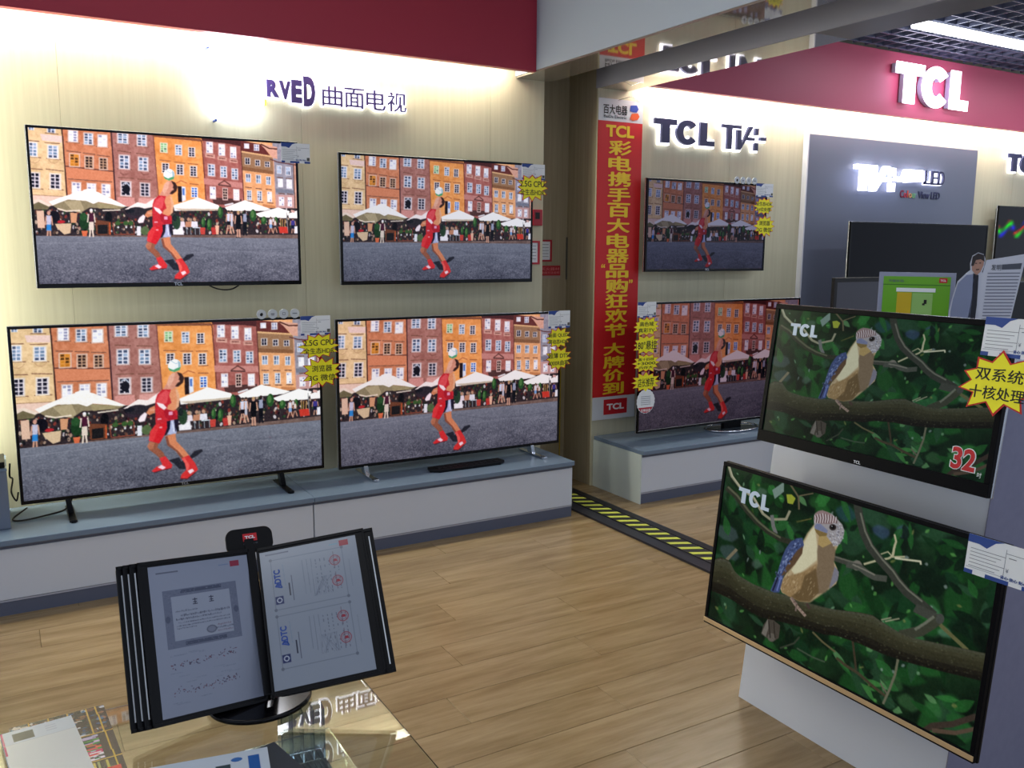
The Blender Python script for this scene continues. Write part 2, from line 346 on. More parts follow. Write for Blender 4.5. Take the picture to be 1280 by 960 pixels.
    p.ell(300, 240, 60, 60, (18, 14, 26)); p.ell(840, 250, 36, 60, (16, 14, 20))
    p.poly([(700, 270), (860, 290), (860, 420), (720, 420)], (124, 62, 34)); p.rect(730, 830, 320, 410, (30, 26, 28)); p.line([(850, 300), (852, 420)], 12, (206, 84, 36)); p.line([(880, 300), (1090, 300), (1095, 415), (895, 415), (880, 300)], 10, (150, 66, 44))
    for x in (930, 1010, 1060): p.ell(x, 305, 26, 22, (60, 100, 40)); p.ell(x+4, 345, 10, 10, (214, 216, 220))
    p.ell(600, 290, 50, 80, (26, 66, 28)); p.ell(590, 240, 36, 40, (40, 90, 40)); p.poly([(568, 378), (632, 378), (620, 436), (582, 436)], (224, 104, 60))
    p.ell(1100, 200, 90, 60, (58, 40, 52)); p.ell(1040, 190, 30, 24, (20, 18, 28)); p.rect(1120, 1160, 335, 425, (226, 226, 236)); p.ell(1200, 380, 44, 44, (86, 110, 60))
    # parasols
    W1, OL = (250, 244, 236), (150, 132, 92)
    p.at(Q1, 8)
    p.poly([(90, 820), (150, 800), (260, 860), (240, 890), (100, 890)], (118, 104, 66)); p.poly([(90, 800), (160, 790), (280, 850), (250, 862), (150, 815), (95, 840)], (240, 214, 190))
    p.poly([(290, 850), (420, 795), (640, 800), (1010, 865), (940, 890), (870, 880), (650, 872), (560, 925), (470, 900), (360, 900)], OL)
    p.poly([(400, 810), (560, 800), (600, 890), (560, 922), (480, 900)], (182, 162, 116)); p.poly([(720, 820), (960, 855), (900, 882), (740, 880)], (166, 148, 98))
    p.poly([(250, 815), (380, 768), (560, 712), (640, 694), (745, 722), (870, 785), (1025, 862), (965, 862), (880, 840), (740, 815), (690, 835), (620, 805), (440, 792), (330, 832), (290, 850)], W1)
    p.poly([(590, 700), (640, 685), (720, 705), (690, 722), (600, 718)], (255, 252, 248)); p.line([(335, 880), (420, 905), (560, 900)], 14, (236, 214, 186)); p.line([(780, 900), (960, 895)], 12, (222, 206, 184))
    p.at(Q2, 8)
    p.poly([(120, 890), (250, 818), (330, 835), (440, 768), (460, 790), (430, 860), (330, 880)], (250, 232, 226)); p.ell(240, 910, 100, 44, (48, 40, 48)); p.ell(180, 905, 40, 20, (24, 24, 34))
    p.poly([(610, 850), (860, 772), (1070, 850), (1080, 890), (620, 905)], (252, 246, 240)); p.poly([(610, 880), (1070, 885), (1060, 902), (700, 905)], (206, 186, 160))
    p.at(Q3, 8)
    p.poly([(330, 870), (540, 798), (805, 888), (740, 905), (360, 905)], (252, 246, 240)); p.line([(330, 850), (420, 830)], 16, (226, 220, 224))
    p.at(Q6, 8)
    p.poly([(640, 215), (880, 152), (1000, 190), (960, 258), (690, 248)], (252, 246, 240)); p.poly([(980, 215), (1085, 180), (1085, 262), (990, 258)], (248, 240, 236)); p.line([(965, 200), (975, 400)], 8, (150, 150, 150))
    p.line([(1010, 185), (1050, 195)], 22, (220, 160, 148))
    # greenery and strollers
    for x, y, rx, ry in ((285, 200, 26, 60), (620, 230, 34, 60), (170, 320, 24, 60), (110, 300, 20, 50), (730, 280, 30, 40), (855, 280, 18, 36)):
        p.ell(x, y, rx, ry, (38, 92, 36)); p.ell(x-6, y-10, rx*.5, ry*.6, (80, 134, 60))
    p.poly([(880, 345), (970, 345), (978, 410), (890, 410)], (214, 52, 36)); p.poly([(190, 350), (240, 350), (240, 420), (195, 420)], (196, 50, 44)); p.poly([(230, 330), (270, 330), (264, 420), (240, 420)], (240, 176, 140)); p.poly([(75, 350), (130, 350), (125, 420), (82, 420)], (206, 62, 50))
    for x in (900, 920, 945): p.line([(x, 345), (x+4, 270)], 9, (184, 134, 60))
    def person(x, y0, y1, top, bot, skin=(214, 150, 120), hair=(70, 50, 40), sp=14, w=26, hem=.55):
        h = y1-y0
        p.ell(x, y0+h*.07, h*.055, h*.075, skin); p.ell(x, y0+h*.04, h*.055, h*.05, hair)
        p.poly([(x-w*.8, y0+h*.15), (x+w*.8, y0+h*.15), (x+w*.65, y0+h*.48), (x-w*.65, y0+h*.48)], top)
        p.poly([(x-w*.7, y0+h*.46), (x+w*.7, y0+h*.46), (x+w*.75, y0+h*hem+8), (x-w*.75, y0+h*hem+8)], bot)
        for d in (-1, 1): p.line([(x+d*w*.3, y0+h*hem), (x+d*sp, y1)], h*.055, skin)
        for d in (-1, 1): p.line([(x+d*w*.8, y0+h*.18), (x+d*w*1.1, y0+h*.48)], h*.045, skin)
    person(370, 180, 415, (206, 210, 236), (24, 20, 30), sp=26, w=24, hem=.62); person(400, 180, 410, (206, 206, 226), (190, 190, 206), sp=22, w=16, hem=.7)
    person(535, 180, 430, (150, 156, 184), (16, 16, 26), skin=(20, 20, 30), hair=(60, 30, 30), sp=16, w=26, hem=.8); person(468, 185, 455, (14, 14, 22), (16, 14, 22), hair=(196, 150, 90), sp=12, w=34, hem=.68)
    p.line([(440, 450), (500, 456)], 10, (60, 46, 44)); person(800, 245, 412, (214, 210, 226), (110, 160, 220), sp=26, w=18, hem=.66); person(845, 270, 405, (224, 206, 200), (40, 40, 60), sp=20, w=12, hem=.6)
    person(1030, 260, 410, (60, 50, 150), (20, 20, 60), sp=14, w=26, hem=.7); p.poly([(1045, 340), (1076, 340), (1076, 412), (1045, 412)], (226, 226, 236))
    p.at(Q5, 8)
    for x in (690, 760, 820): p.poly([(x-30, 290), (x+30, 290), (x+36, 345), (x-34, 345)], [(206, 130, 90), (222, 220, 232), (232, 214, 226)][(x//60) % 3]); p.ell(x, 268, 15, 18, (196, 140, 106))
    p.poly([(600, 370), (700, 340), (712, 420), (604, 420)], (236, 232, 240)); p.line([(800, 350), (880, 352)], 9, (200, 216, 226))
    for x in (740, 780, 825, 870): p.line([(x, 350), (x+4, 420)], 8, (140, 150, 160))
    p.ell(640, 300, 40, 70, (40, 70, 44)); p.ell(620, 250, 22, 40, (30, 40, 40))
    p.at(Q4, 8)
    person(250, 185, 470, (190, 186, 214), (20, 130, 226), hair=(214, 140, 120), sp=20, w=32, hem=.66); person(668, 165, 440, (84, 22, 50), (226, 206, 186), skin=(230, 208, 186), hair=(240, 236, 240), sp=18, w=34, hem=.72)
    # cobbles
    g = Pic(1088, 612, [(36, 160.6), (373.5, 179.4), (375.6, 350.6), (48.8, 351.9)])
    yy = p.map([(100, 423)])[0][1]; y0 = int(yy)
    X, Y = np.meshgrid(np.arange(1088), np.arange(612)); tt = np.clip((Y-yy)/(612-yy), 0, 1)[..., None]
    base = (1-tt)*np.array([116, 120, 136])+tt*np.array([84, 84, 100])
    n1 = vnoise(612, 1088, 160, 260)*34+vnoise(612, 1088, 300, 500)*40+vnoise(612, 1088, 14, 18)*18+vnoise(612, 1088, 60, 40)*16
    gr = base+n1[..., None]*(.35+.9*tt)
    keep = p.a.copy(); m = Y >= yy; p.a[m] = gr[m]
    # put feet of near strollers back over the ground
    feet = (Y >= yy) & (Y < yy+22) & (np.abs(keep-np.array([52, 38, 42])).sum(-1) > 90) & (np.abs(keep.mean(-1)-120) > 45)
    q = p.map([(210, 470), (300, 440), (635, 440), (705, 440), (2110, 456), (2200, 430)])
    for a, b in ((0, 1), (2, 3), (4, 5)):
        mm = feet & (X > q[a][0]-4) & (X < q[b][0]+4); p.a[mm] = keep[mm]
    p.at(Q5, 8)
    p.line([(-900, 500), (-300, 495), (0, 480), (330, 470)], 5, (150, 152, 166), .6); p.line([(600, 480), (1000, 560), (1400, 580), (1900, 560)], 5, (88, 90, 106), .8); p.line([(0, 590), (600, 600), (1300, 590), (1900, 640)], 14, (128, 130, 146), .35)
    for _ in range(240):
        x = rng.uniform(-880, 1850); y = rng.uniform(600, 880); p.ell(x, y, rng.uniform(4, 13), 2.5, (168, 168, 182), .5)
    # the player
    p.poly([(510, 675), (600, 660), (620, 700), (690, 665), (735, 620), (800, 608), (812, 628), (765, 660), (705, 690), (655, 775), (600, 765), (556, 712)], (38, 38, 50))
    SK, SD, RD, RH, RK = (222, 130, 84), (150, 74, 48), (214, 34, 44), (236, 72, 78), (150, 14, 28)
    p.poly([(480, 455), (572, 440), (578, 510), (645, 590), (688, 652), (620, 672), (572, 600), (500, 540)], SK); p.poly([(480, 460), (500, 455), (520, 530), (600, 610), (640, 668), (620, 672), (572, 602), (500, 542)], SD)
    p.poly([(620, 672), (686, 650), (742, 730), (766, 792), (742, 812), (672, 862), (610, 852), (618, 820), (662, 780), (650, 722)], (226, 44, 44)); p.poly([(625, 676), (650, 668), (690, 740), (680, 790), (664, 784), (652, 722)], (246, 84, 76)); p.poly([(674, 792), (716, 776), (732, 800), (694, 822)], (246, 206, 216)); p.line([(612, 856), (672, 864), (742, 814)], 8, (90, 20, 30))
    p.poly([(345, 488), (424, 512), (412, 550), (462, 598), (478, 640), (430, 648), (398, 612), (340, 562), (324, 530)], (164, 84, 54)); p.poly([(345, 488), (390, 505), (372, 560), (342, 560), (324, 530)], (198, 108, 70))
    p.poly([(428, 650), (480, 634), (542, 722), (532, 752), (460, 756), (384, 772), (358, 756), (400, 724), (452, 708)], (228, 40, 44)); p.poly([(412, 728), (446, 710), (484, 738), (456, 754)], (246, 200, 216)); p.line([(380, 772), (460, 757), (532, 752)], 7, (96, 20, 34))
    p.poly([(402, 335), (505, 318), (502, 405), (430, 516), (338, 482), (350, 400)], (226, 24, 34)); p.poly([(402, 335), (440, 340), (400, 430), (380, 495), (338, 482), (350, 400)], (238, 48, 52))
    p.poly([(498, 318), (532, 316), (520, 400), (490, 446), (474, 452), (500, 380)], (30, 20, 44)); p.poly([(530, 314), (592, 320), (580, 442), (498, 444), (524, 392)], (170, 178, 222)); p.poly([(560, 316), (604, 322), (590, 380), (572, 430), (566, 380)], (34, 24, 50)); p.line([(545, 330), (560, 430)], 9, (220, 224, 246))
    p.poly([(395, 168), (345, 188), (318, 228), (345, 252), (395, 232)], SK); p.poly([(268, 250), (308, 220), (326, 240), (305, 300), (262, 304), (248, 285)], (250, 228, 236))
    p.poly([(418, 70), (470, 25), (548, 28), (530, 120), (545, 190), (592, 240), (592, 312), (502, 322), (440, 346), (400, 340), (396, 210), (400, 120)], RD)
    p.poly([(430, 80), (490, 40), (520, 60), (500, 160), (430, 170), (408, 130)], RH); p.poly([(470, 200), (560, 240), (590, 300), (520, 318), (480, 280)], (190, 22, 40))
    p.poly([(408, 142), (468, 164), (498, 200), (474, 218), (430, 182)], (252, 226, 230)); p.rect(515, 548, 240, 270, (240, 150, 190)); p.rect(415, 450, 290, 302, (245, 160, 180)); p.rect(430, 455, 365, 380, (248, 150, 160))
    p.poly([(540, 30), (592, 38), (614, 110), (604, 200), (560, 236), (498, 214), (508, 180), (540, 160), (520, 90)], (232, 144, 96)); p.poly([(575, 40), (592, 38), (614, 110), (604, 200), (575, 225), (590, 130)], (244, 170, 120)); p.line([(395, 210), (350, 205)], 20, (236, 150, 110))
    p.at(Q2, 8)
    p.poly([(466, 752), (500, 700), (520, 640), (548, 612), (600, 606), (640, 640), (640, 700), (600, 742), (545, 760)], (228, 140, 108)); p.poly([(500, 700), (520, 640), (548, 612), (575, 612), (560, 680), (520, 745)], (242, 168, 136))
    p.poly([(590, 606), (630, 622), (654, 664), (644, 708), (600, 742), (572, 735), (600, 700), (612, 650)], (66, 34, 26)); p.ell(600, 690, 16, 12, (236, 150, 116))
    p.ell(570, 545, 58, 58, (236, 240, 246)); p.poly([(514, 560), (560, 585), (626, 555), (616, 590), (570, 604), (528, 588)], (70, 172, 104)); p.poly([(520, 520), (560, 490), (600, 500), (570, 560), (530, 570)], (252, 252, 252)); p.poly([(600, 500), (624, 530), (626, 560), (604, 570)], (160, 196, 206)); p.line([(540, 500), (580, 530), (620, 520)], 5, (150, 190, 210))
    p.T = ((0, 0), 1); p.blurbox(176, 240, 222, 352, 3)
    p.a = np.clip(p.a, 0, 255); p.half(); g_ = p.a.mean(-1, keepdims=True); p.a = g_+(p.a-g_)*np.where(p.a[..., :1]-p.a[..., 2:] > 130, .84, .74)+np.array([0, 2, 4])
    b0 = p.a.copy(); p.blur(1); p.a = p.a*.6+b0*.4; p.a += (vnoise(306, 544, 150, 270)*16)[..., None]
    p.a = (p.a-118)*1.08+118; return np.clip(p.a, 0, 255)/255

def paint_bird():
    quad = [(905, 586.4), (1251, 683), (1209.3, 945), (885.6, 772.8)]
    p = Pic(1088, 612, quad, (12, 34, 16))
    p.a += (vnoise(612, 1088, 9, 14)*22+vnoise(612, 1088, 26, 40)*10)[..., None]*np.array([.7, 1.6, .7])
    p.at((0, 0), 1); p.T = None
    inv = np.linalg.inv(p.Hm)
    def leaf(u, v, L, wd, ang, col, al=.9):
        c, s_ = math.cos(ang), math.sin(ang); t = np.linspace(0, 1, 7)
        a = [(x*L, wd*math.sin(math.pi*x**.8)) for x in t]+[(x*L, -wd*math.sin(math.pi*x**.8)) for x in t[::-1]]
        p.fill(np.array([(u+x*c-y*s_, v+x*s_+y*c) for x, y in a]), col, al)
        p.fill(np.array([(u+x*c-y*s_, v+x*s_+y*c) for x, y in [(0, 1), (L, 0), (0, -1.2)]]), tuple(min(255, k+16) for k in col), .5)
    G = [(10, 44, 16), (16, 62, 20), (22, 78, 28), (8, 30, 14), (30, 92, 34), (14, 52, 26), (34, 70, 44), (6, 24, 12)]
    for _ in range(150): leaf(rng.uniform(-40, 1088), rng.uniform(-40, 612), rng.uniform(90, 200), rng.uniform(20, 48), rng.uniform(0, 6.3), G[rng.integers(len(G))], .7)
    p.blur(5)
    for x, y, r_, c in ((40, 260, 60, (92, 110, 118)), (70, 330, 50, (84, 100, 112)), (210, 330, 26, (96, 116, 110)), (190, 60, 30, (110, 140, 120)), (60, 130, 30, (62, 84, 74)), (560, 40, 40, (40, 80, 110)), (700, 60, 34, (70, 90, 150)), (780, 40, 30, (80, 100, 160)), (900, 260, 40, (90, 160, 110)), (960, 300, 26, (120, 180, 140)),
                        (800, 330, 50, (60, 150, 80)), (860, 350, 40, (80, 170, 90)), (880, 560, 40, (70, 130, 70)), (820, 520, 46, (60, 120, 60)), (960, 540, 36, (60, 140, 66)), (1010, 500, 40, (30, 110, 40)), (1040, 540, 40, (34, 120, 40)), (170, 140, 24, (96, 128, 40)), (430, 40, 30, (40, 100, 40)), (300, 240, 30, (60, 110, 80)), (480, 330, 26, (80, 140, 80))):
        p.fill(np.array([(x+r_*rng.uniform(.6, 1.2)*math.cos(t), y+r_*.7*rng.uniform(.6, 1.2)*math.sin(t)) for t in np.linspace(0, 6.28, 11)[:-1]]), tuple(.8*v for v in c), .6)
    p.blur(26)
    for _ in range(170):
        u, v = rng.uniform(-20, 1088), rng.uniform(-20, 612); k = G[rng.integers(len(G))]
        bright = (500 < u < 1080 and v > 420) or (v < 160 and 150 < u < 700)
        if bright and rng.random() < .45: k = [(40, 112, 44), (58, 126, 54), (84, 136, 80), (36, 98, 42)][rng.integers(4)]
        leaf(u, v, rng.uniform(35, 105), rng.uniform(9, 24), rng.uniform(0, 6.3), k, .8)
    for _ in range(60):
        u, v = rng.uniform(0, 1088), rng.uniform(0, 612); leaf(u, v, rng.uniform(10, 26), rng.uniform(3, 7), rng.uniform(0, 6.3), [(120, 160, 120), (140, 150, 150), (90, 160, 70), (120, 120, 60)][rng.integers(4)], .6)
    p.blur(2)
    p.T = ((0, 0), 1)
    A, Bq, C, D = ((880, 570), 6.4), ((1040, 590), 5.333), ((870, 690), 6.4), ((1040, 760), 5.333)
    def U(*a): p.T = a[0]
    U(A); p.poly([(620, 320), (660, 320), (692, 350), (670, 400), (630, 390)], (150, 158, 40)); p.poly([(510, 290), (600, 220), (600, 300), (530, 360)], (112, 134, 124))
    p.line([(175, 110), (200, 190), (260, 270), (370, 360), (440, 480), (500, 525), (620, 520), (650, 450)], 20, (142, 136, 110)); p.line([(180, 115), (205, 190), (265, 275), (370, 352), (445, 475)], 7, (176, 170, 142))
    p.line([(650, 240), (715, 340), (720, 440)], 14, (96, 84, 60)); p.line([(720, 330), (830, 305)], 9, (110, 96, 70))
    p.line([(510, 490), (522, 580), (545, 640)], 28, (106, 106, 104)); p.line([(700, 540), (820, 510)], 9, (96, 90, 40))
    p.line([(160, 280), (240, 350), (320, 460), (400, 550), (480, 620), (580, 680), (680, 710)], 42, (44, 46, 34)); p.line([(170, 275), (245, 345), (325, 455), (405, 545), (485, 612), (580, 670)], 14, (88, 90, 66))
    p.line([(1000, 825), (1080, 850), (1150, 870), (1220, 890)], 44, (62, 62, 54)); p.line([(1000, 812), (1080, 835), (1150, 855)], 12, (98, 96, 84)); p.ell(1180, 880, 40, 42, (112, 106, 96))
    U(Bq); p.line([(60, 620), (150, 640), (200, 680), (250, 705), (330, 715)], 42, (70, 72, 64)); p.line([(100, 620), (180, 655), (250, 690)], 10, (120, 116, 104))
    tw = (176, 168, 132)
    p.line([(175, 618), (250, 595), (340, 575), (365, 560)], 14, tw); p.line([(270, 555), (335, 530), (365, 562)], 8, tw); p.line([(365, 570), (380, 490), (390, 460), (378, 410)], 17, tw, 1, 12); p.line([(375, 565), (450, 562)], 12, tw); p.line([(380, 572), (460, 582), (555, 592), (558, 614)], 13, (196, 190, 160))
    p.line([(125, 180), (140, 280), (170, 400), (215, 500), (290, 595), (360, 670), (400, 730), (460, 800), (560, 880), (650, 960)], 52, (52, 54, 46), 1, 62); p.line([(150, 270), (182, 395), (228, 492), (300, 585), (372, 662), (412, 722), (472, 788), (570, 866)], 12, (104, 104, 90))
    U(D); p.line([(520, 0), (600, 40), (680, 80)], 62, (62, 64, 56)); p.line([(690, 75), (640, 110), (560, 160), (420, 190)], 72, (58, 60, 46)); p.line([(650, 60), (590, 105), (520, 150)], 20, (104, 106, 90)); p.ell(690, 75, 30, 36, (66, 68, 62)); p.line([(690, 115), (760, 180), (880, 290)], 26, (96, 94, 56))
    p.line([(0, 340), (60, 390), (140, 440), (230, 520), (330, 600)], 18, (66, 58, 40)); p.line([(105, 220), (120, 330), (130, 420)], 14, (60, 50, 34)); p.line([(408, 350), (390, 450), (350, 560), (310, 650)], 17, (102, 100, 78)); p.line([(290, 510), (335, 580)], 10, (96, 90, 72))
    p.line([(560, 850), (640, 800), (780, 790), (940, 740)], 44, (58, 46, 38)); p.line([(640, 830), (800, 850), (930, 825)], 30, (84, 66, 52))
    U(C); p.line([(900, 650), (980, 730), (1080, 810)], 14, (92, 84, 54)); p.line([(650, 780), (760, 740), (800, 690)], 14, (52, 58, 44)); p.line([(780, 780), (900, 850), (1000, 890)], 12, (60, 76, 56))
    p.line([(235, 85), (310, 0)], 24, (120, 108, 84))
    # tail
    p.poly([(560, 540), (600, 560), (650, 600), (640, 700), (590, 732), (550, 700), (505, 668), (520, 600)], (70, 62, 54)); p.poly([(555, 545), (530, 610), (508, 660), (540, 690), (560, 620)], (112, 104, 96)); p.ell(585, 695, 30, 34, (92, 84, 76)); p.line([(560, 560), (575, 700)], 8, (40, 34, 30)); p.line([(600, 570), (612, 700)], 8, (42, 36, 30))
    # big branch
    top = [(888, 704), (893, 703), (900, 700), (909, 704), (917, 720), (937, 732), (960.6, 742), (982.5, 747), (1007.5, 756), (1026, 761), (1040, 763.7), (1068, 766.6), (1084, 770), (1094, 777), (1115, 790), (1137.5, 799), (1171, 806), (1205, 813), (1232, 819)]
    bot = [(880, 736), (888.7, 741.5), (913.7, 752.5), (932.5, 765), (948, 774), (971.5, 779), (995, 785), (1026, 795), (1040, 796), (1068, 806), (1096, 818.5), (1124, 828), (1156, 837), (1190, 845.5), (1230, 855)]
    p.T = ((0, 0), 1); p.poly(top+bot[::-1], (44, 42, 27))
    def mix(t, k=60):
        tx = np.array(top); bx = np.array(bot); xs = np.linspace(886, 1230, k)
        return list(zip(xs, np.interp(xs, tx[:, 0], tx[:, 1])*(1-t)+np.interp(xs, bx[:, 0], bx[:, 1])*t))
    for t, c, w_ in ((.06, (74, 74, 58), 3.5), (.16, (66, 66, 46), 6), (.30, (60, 58, 38), 7), (.45, (50, 48, 30), 7), (.80, (28, 25, 17), 8), (.93, (20, 17, 12), 5)): p.line(mix(t), w_, c, .75)
    for _ in range(420):
        xs = rng.uniform(888, 1226); t = rng.uniform(.02, .98); tx = np.array(top); bx = np.array(bot); y = np.interp(xs, tx[:, 0], tx[:, 1])*(1-t)+np.interp(xs, bx[:, 0], bx[:, 1])*t
        p.ell(xs, y, rng.uniform(.4, 1.6), rng.uniform(.3, .7), [(92, 90, 62), (24, 20, 14), (70, 60, 34), (110, 108, 84)][rng.integers(4)], .5)
    for a in ((1095, 776, 1108, 773), (1100, 778, 1118, 774)): p.line([a[:2], a[2:]], 1.6, (150, 144, 116))
    # bird
    body = [(997, 680), (1003, 668), (1011, 657), (1013, 652), (1036, 660), (1044, 676), (1038, 689), (1036, 703), (1040, 712), (1042, 720), (1039, 731), (1029, 739), (1018, 747), (1007, 755), (995, 754), (982, 748), (973, 743), (970, 735), (976, 722), (984, 712), (992, 698)]
    p.poly(body, (176, 150, 112))
    p.poly([(999, 680), (1005, 668), (1012, 658), (1016, 690), (1015, 702), (1003, 712), (990, 722), (984, 715), (993, 700)], (206, 196, 160))
    p.poly([(1015, 690), (1018, 672), (1034, 680), (1038, 689), (1036, 703), (1037, 716), (1034, 730), (1026, 742), (1012, 746), (1013, 720), (1016, 706)], (122, 100, 76))
    p.poly([(976, 724), (1000, 716), (1015, 706), (1014, 740), (1006, 754), (995, 754), (982, 748), (973, 742), (972, 733)], (150, 118, 76)); p.poly([(1000, 722), (1014, 712), (1018, 742), (1007, 754), (994, 753), (984, 748), (996, 738)], (104, 80, 48))
    p.poly([(1037, 709), (1042, 716), (1041, 726), (1034, 734), (1030, 738), (1034, 722)], (120, 116, 130))
    p.blurbox(985, 1032, 664, 750, 10)
    for _ in range(150):
        x = rng.uniform(975, 1014); y = rng.uniform(700, 745)
        if (x-976)*.9+(y-745)*1.15 > -14 or y > 716: p.line([(x, y), (x-1.6, y+2.6)], .7, [(214, 188, 148), (112, 82, 52)][rng.integers(2)], .45)
    p.poly([(997, 674), (990, 675), (983, 679), (977, 688), (973, 698), (969, 712), (966.5, 722), (959, 741), (964, 743), (970, 743), (975, 722), (987, 708), (996, 694), (999, 683)], (58, 72, 118))
    p.poly([(998, 684), (997, 694), (988, 708), (976, 721), (972, 722), (981, 704), (991, 690)], (92, 66, 46))
    for _ in range(90):
        t = rng.random(); x = 994-26*t+rng.uniform(-5, 4); y = 677+46*t+rng.uniform(-4, 4); p.ell(x, y, 1.5, .8, [(112, 130, 176), (30, 34, 66), (84, 98, 150), (136, 148, 190)][rng.integers(4)], .7, -1)
    p.line([(968, 724), (962, 741)], 2.2, (26, 28, 60)); p.line([(972, 722), (967, 741)], 1.8, (96, 110, 180))
    head = [(1010.5, 648), (1012, 643), (1016, 640), (1021, 638.6), (1027, 640.5), (1034, 644), (1039, 649), (1045.6, 656), (1048.5, 664), (1047, 673), (1043, 681), (1036, 684), (1030, 676), (1024, 668), (1014, 664), (1011, 657)]
    p.poly(head, (150, 142, 146)); p.poly([(1010.5, 648), (1012, 643), (1016, 640), (1021, 638.6), (1028, 641), (1036, 647), (1040, 654), (1030, 656), (1020, 656), (1012, 654)], (140, 112, 112))
    for i in range(9):
        x = 1012+i*3.1; p.line([(x, 655-i*.1), (x+1.0, 649), (x-.6+i*.25, 642.6+abs(i-3)*.75)], .9, (208, 198, 204)); p.line([(x+1.5, 655), (x+2.4, 649), (x+1+i*.25, 643+abs(i-3)*.75)], .8, (82, 56, 58))
    for _ in range(110): 
        x = rng.uniform(1030, 1048); y = rng.uniform(655, 684)
        if (x-1037)**2/110+(y-668)**2/260 < 1: p.ell(x, y, .9, .7, [(206, 204, 214), (92, 90, 104), (170, 168, 184)][rng.integers(3)], .7)
    p.ell(1034, 660, 4.4, 4.2, (46, 36, 36)); p.ell(1034, 659.6, 2.4, 2.5, (12, 8, 8)); p.ell(1033, 658.6, .7, .7, (200, 200, 210))
    p.poly([(1011, 660), (1014, 656), (1019, 656), (1028, 664), (1027, 668), (1020, 665), (1013, 663)], (112, 116, 150)); p.poly([(1011.5, 662), (1020, 665.5), (1027.5, 668), (1026, 672), (1018, 672), (1013.5, 667)], (126, 100, 52))
    p.poly([(1017, 672), (1026, 671), (1033, 680), (1022, 686), (1016, 682)], (170, 140, 84))
    p.line([(984, 749), (989, 757), (995, 764), (1002, 772)], 3.4, (150, 124, 110)); p.line([(985, 749), (991, 757), (990, 766)], 2, (120, 98, 90)); p.line([(1003, 756), (1007, 763)], 3, (70, 52, 46))
    for k in range(5): p.line([(987+k*3, 755+k*3.6), (990+k*3, 753.5+k*3.6)], .7, (70, 50, 44))
    p.a = np.clip(p.a, 0, 255); p.blur(2); p.half(); g_ = p.a.mean(-1, keepdims=True); p.a = g_+(p.a-g_)*.86; p.a += (vnoise(306, 544, 150, 270)*9)[..., None]; return np.clip(p.a*.97, 0, 255)/255

def pic_mesh(name, arr):
    """unit picture surface in the local x-z plane, one vertex per picture cell, colours stored per vertex"""
    H, W = arr.shape[:2]
    X, Z = np.meshgrid(np.linspace(0, 1, W), np.linspace(1, 0, H)); n = W*H
    co = np.zeros((n, 3)); co[:, 0] = X.ravel(); co[:, 2] = Z.ravel()
    i = np.arange(n).reshape(H, W); q = np.stack([i[:-1, :-1], i[1:, :-1], i[1:, 1:], i[:-1, 1:]], -1).reshape(-1, 4)
    me = bpy.data.meshes.new(name); me.vertices.add(n); me.vertices.foreach_set('co', co.ravel())
    me.loops.add(q.size); me.loops.foreach_set('vertex_index', q.ravel().astype(np.int32))
    me.polygons.add(len(q)); me.polygons.foreach_set('loop_start', np.arange(0, q.size, 4, dtype=np.int32)); me.update(calc_edges=True)
    at = me.attributes.new('Col', 'FLOAT_COLOR', 'POINT'); a = arr.reshape(-1, 3)
    l = np.where(a <= .04045, a/12.92, ((a+.055)/1.055)**2.4); at.data.foreach_set('color', np.c_[l, np.ones(n)].astype(np.float32).ravel())
    return me
def screen_mat(name, strength, tint=(255, 255, 255), rough=.12, spec=.22):
    m = mat(name, (6, 6, 8), rough, spec=spec); nt = m.node_tree; b = nt.nodes['Principled BSDF']
    a = nt.nodes.new('ShaderNodeAttribute'); a.attribute_name = 'Col'
    mx = nt.nodes.new('ShaderNodeMix'); mx.data_type = 'RGBA'; mx.blend_type = 'MULTIPLY'; mx.inputs['Factor'].default_value = 1
    nt.links.new(a.outputs['Color'], mx.inputs['A']); mx.inputs['B'].default_value = rgb(*tint)
    nt.links.new(mx.outputs['Result'], b.inputs['Emission Color']); b.inputs['Emission Strength'].default_value = strength
    m.cycles.emission_sampling = 'NONE'; return m
def print_mat(name, rough=.5):
    m = mat(name, (255, 255, 255), rough); nt = m.node_tree
    a = nt.nodes.new('ShaderNodeAttribute'); a.attribute_name = 'Col'; nt.links.new(a.outputs['Color'], nt.nodes['Principled BSDF'].inputs['Base Color']); return m
def put_pic(name, me, m, parent, x0, x1, z0, z1, y, **k):
    o = bpy.data.objects.new(name, me); COL.objects.link(o)
    if not me.materials: me.materials.append(m)
    o.material_slots[0].link = 'OBJECT'; o.material_slots[0].material = m
    o.parent = parent; o.location = (x0, y, z0); o.scale = (x1-x0, 1, z1-z0); return set_tag(o, **k)

PLAZA = pic_mesh('plaza_picture', paint_plaza()); BIRD = pic_mesh('bird_picture', paint_bird())

# ------------------------------------------------------------------ materials
M_veneer = noisemat('oak_veneer', (203, 199, 173), (193, 188, 162), 5, (9, 9, .22), .55, .3, .015)
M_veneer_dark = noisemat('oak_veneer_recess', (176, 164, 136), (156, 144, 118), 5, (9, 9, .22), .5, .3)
M_plank = noisemat('oak_plank', (163, 141, 107), (130, 107, 73), 2.6, (.8, 7, 7), .26, .45, .05, .1)
M_red = mat('red_fascia_paint', (166, 44, 68), .45)
M_redr = mat('red_fascia_lit_right', (198, 84, 112), .45)  # lighter red: the stronger light on the right fascia is in the colour
M_beam = mat('beam_white_paint', (164, 176, 192), .6)
M_mirror = mat('bronze_mirror', (178, 172, 162), .04, .62)
M_grey = mat('grey_slot_metal', (92, 92, 98), .4, .3)
M_top = mat('cabinet_blue_grey_top', (112, 130, 152), .22)
M_white = mat('cabinet_white_gloss', (208, 214, 226), .25)
M_plinth = mat('cabinet_plinth', (92, 98, 118), .4)
M_black = mat('black_plastic', (12, 12, 16), .35, spec=.25)
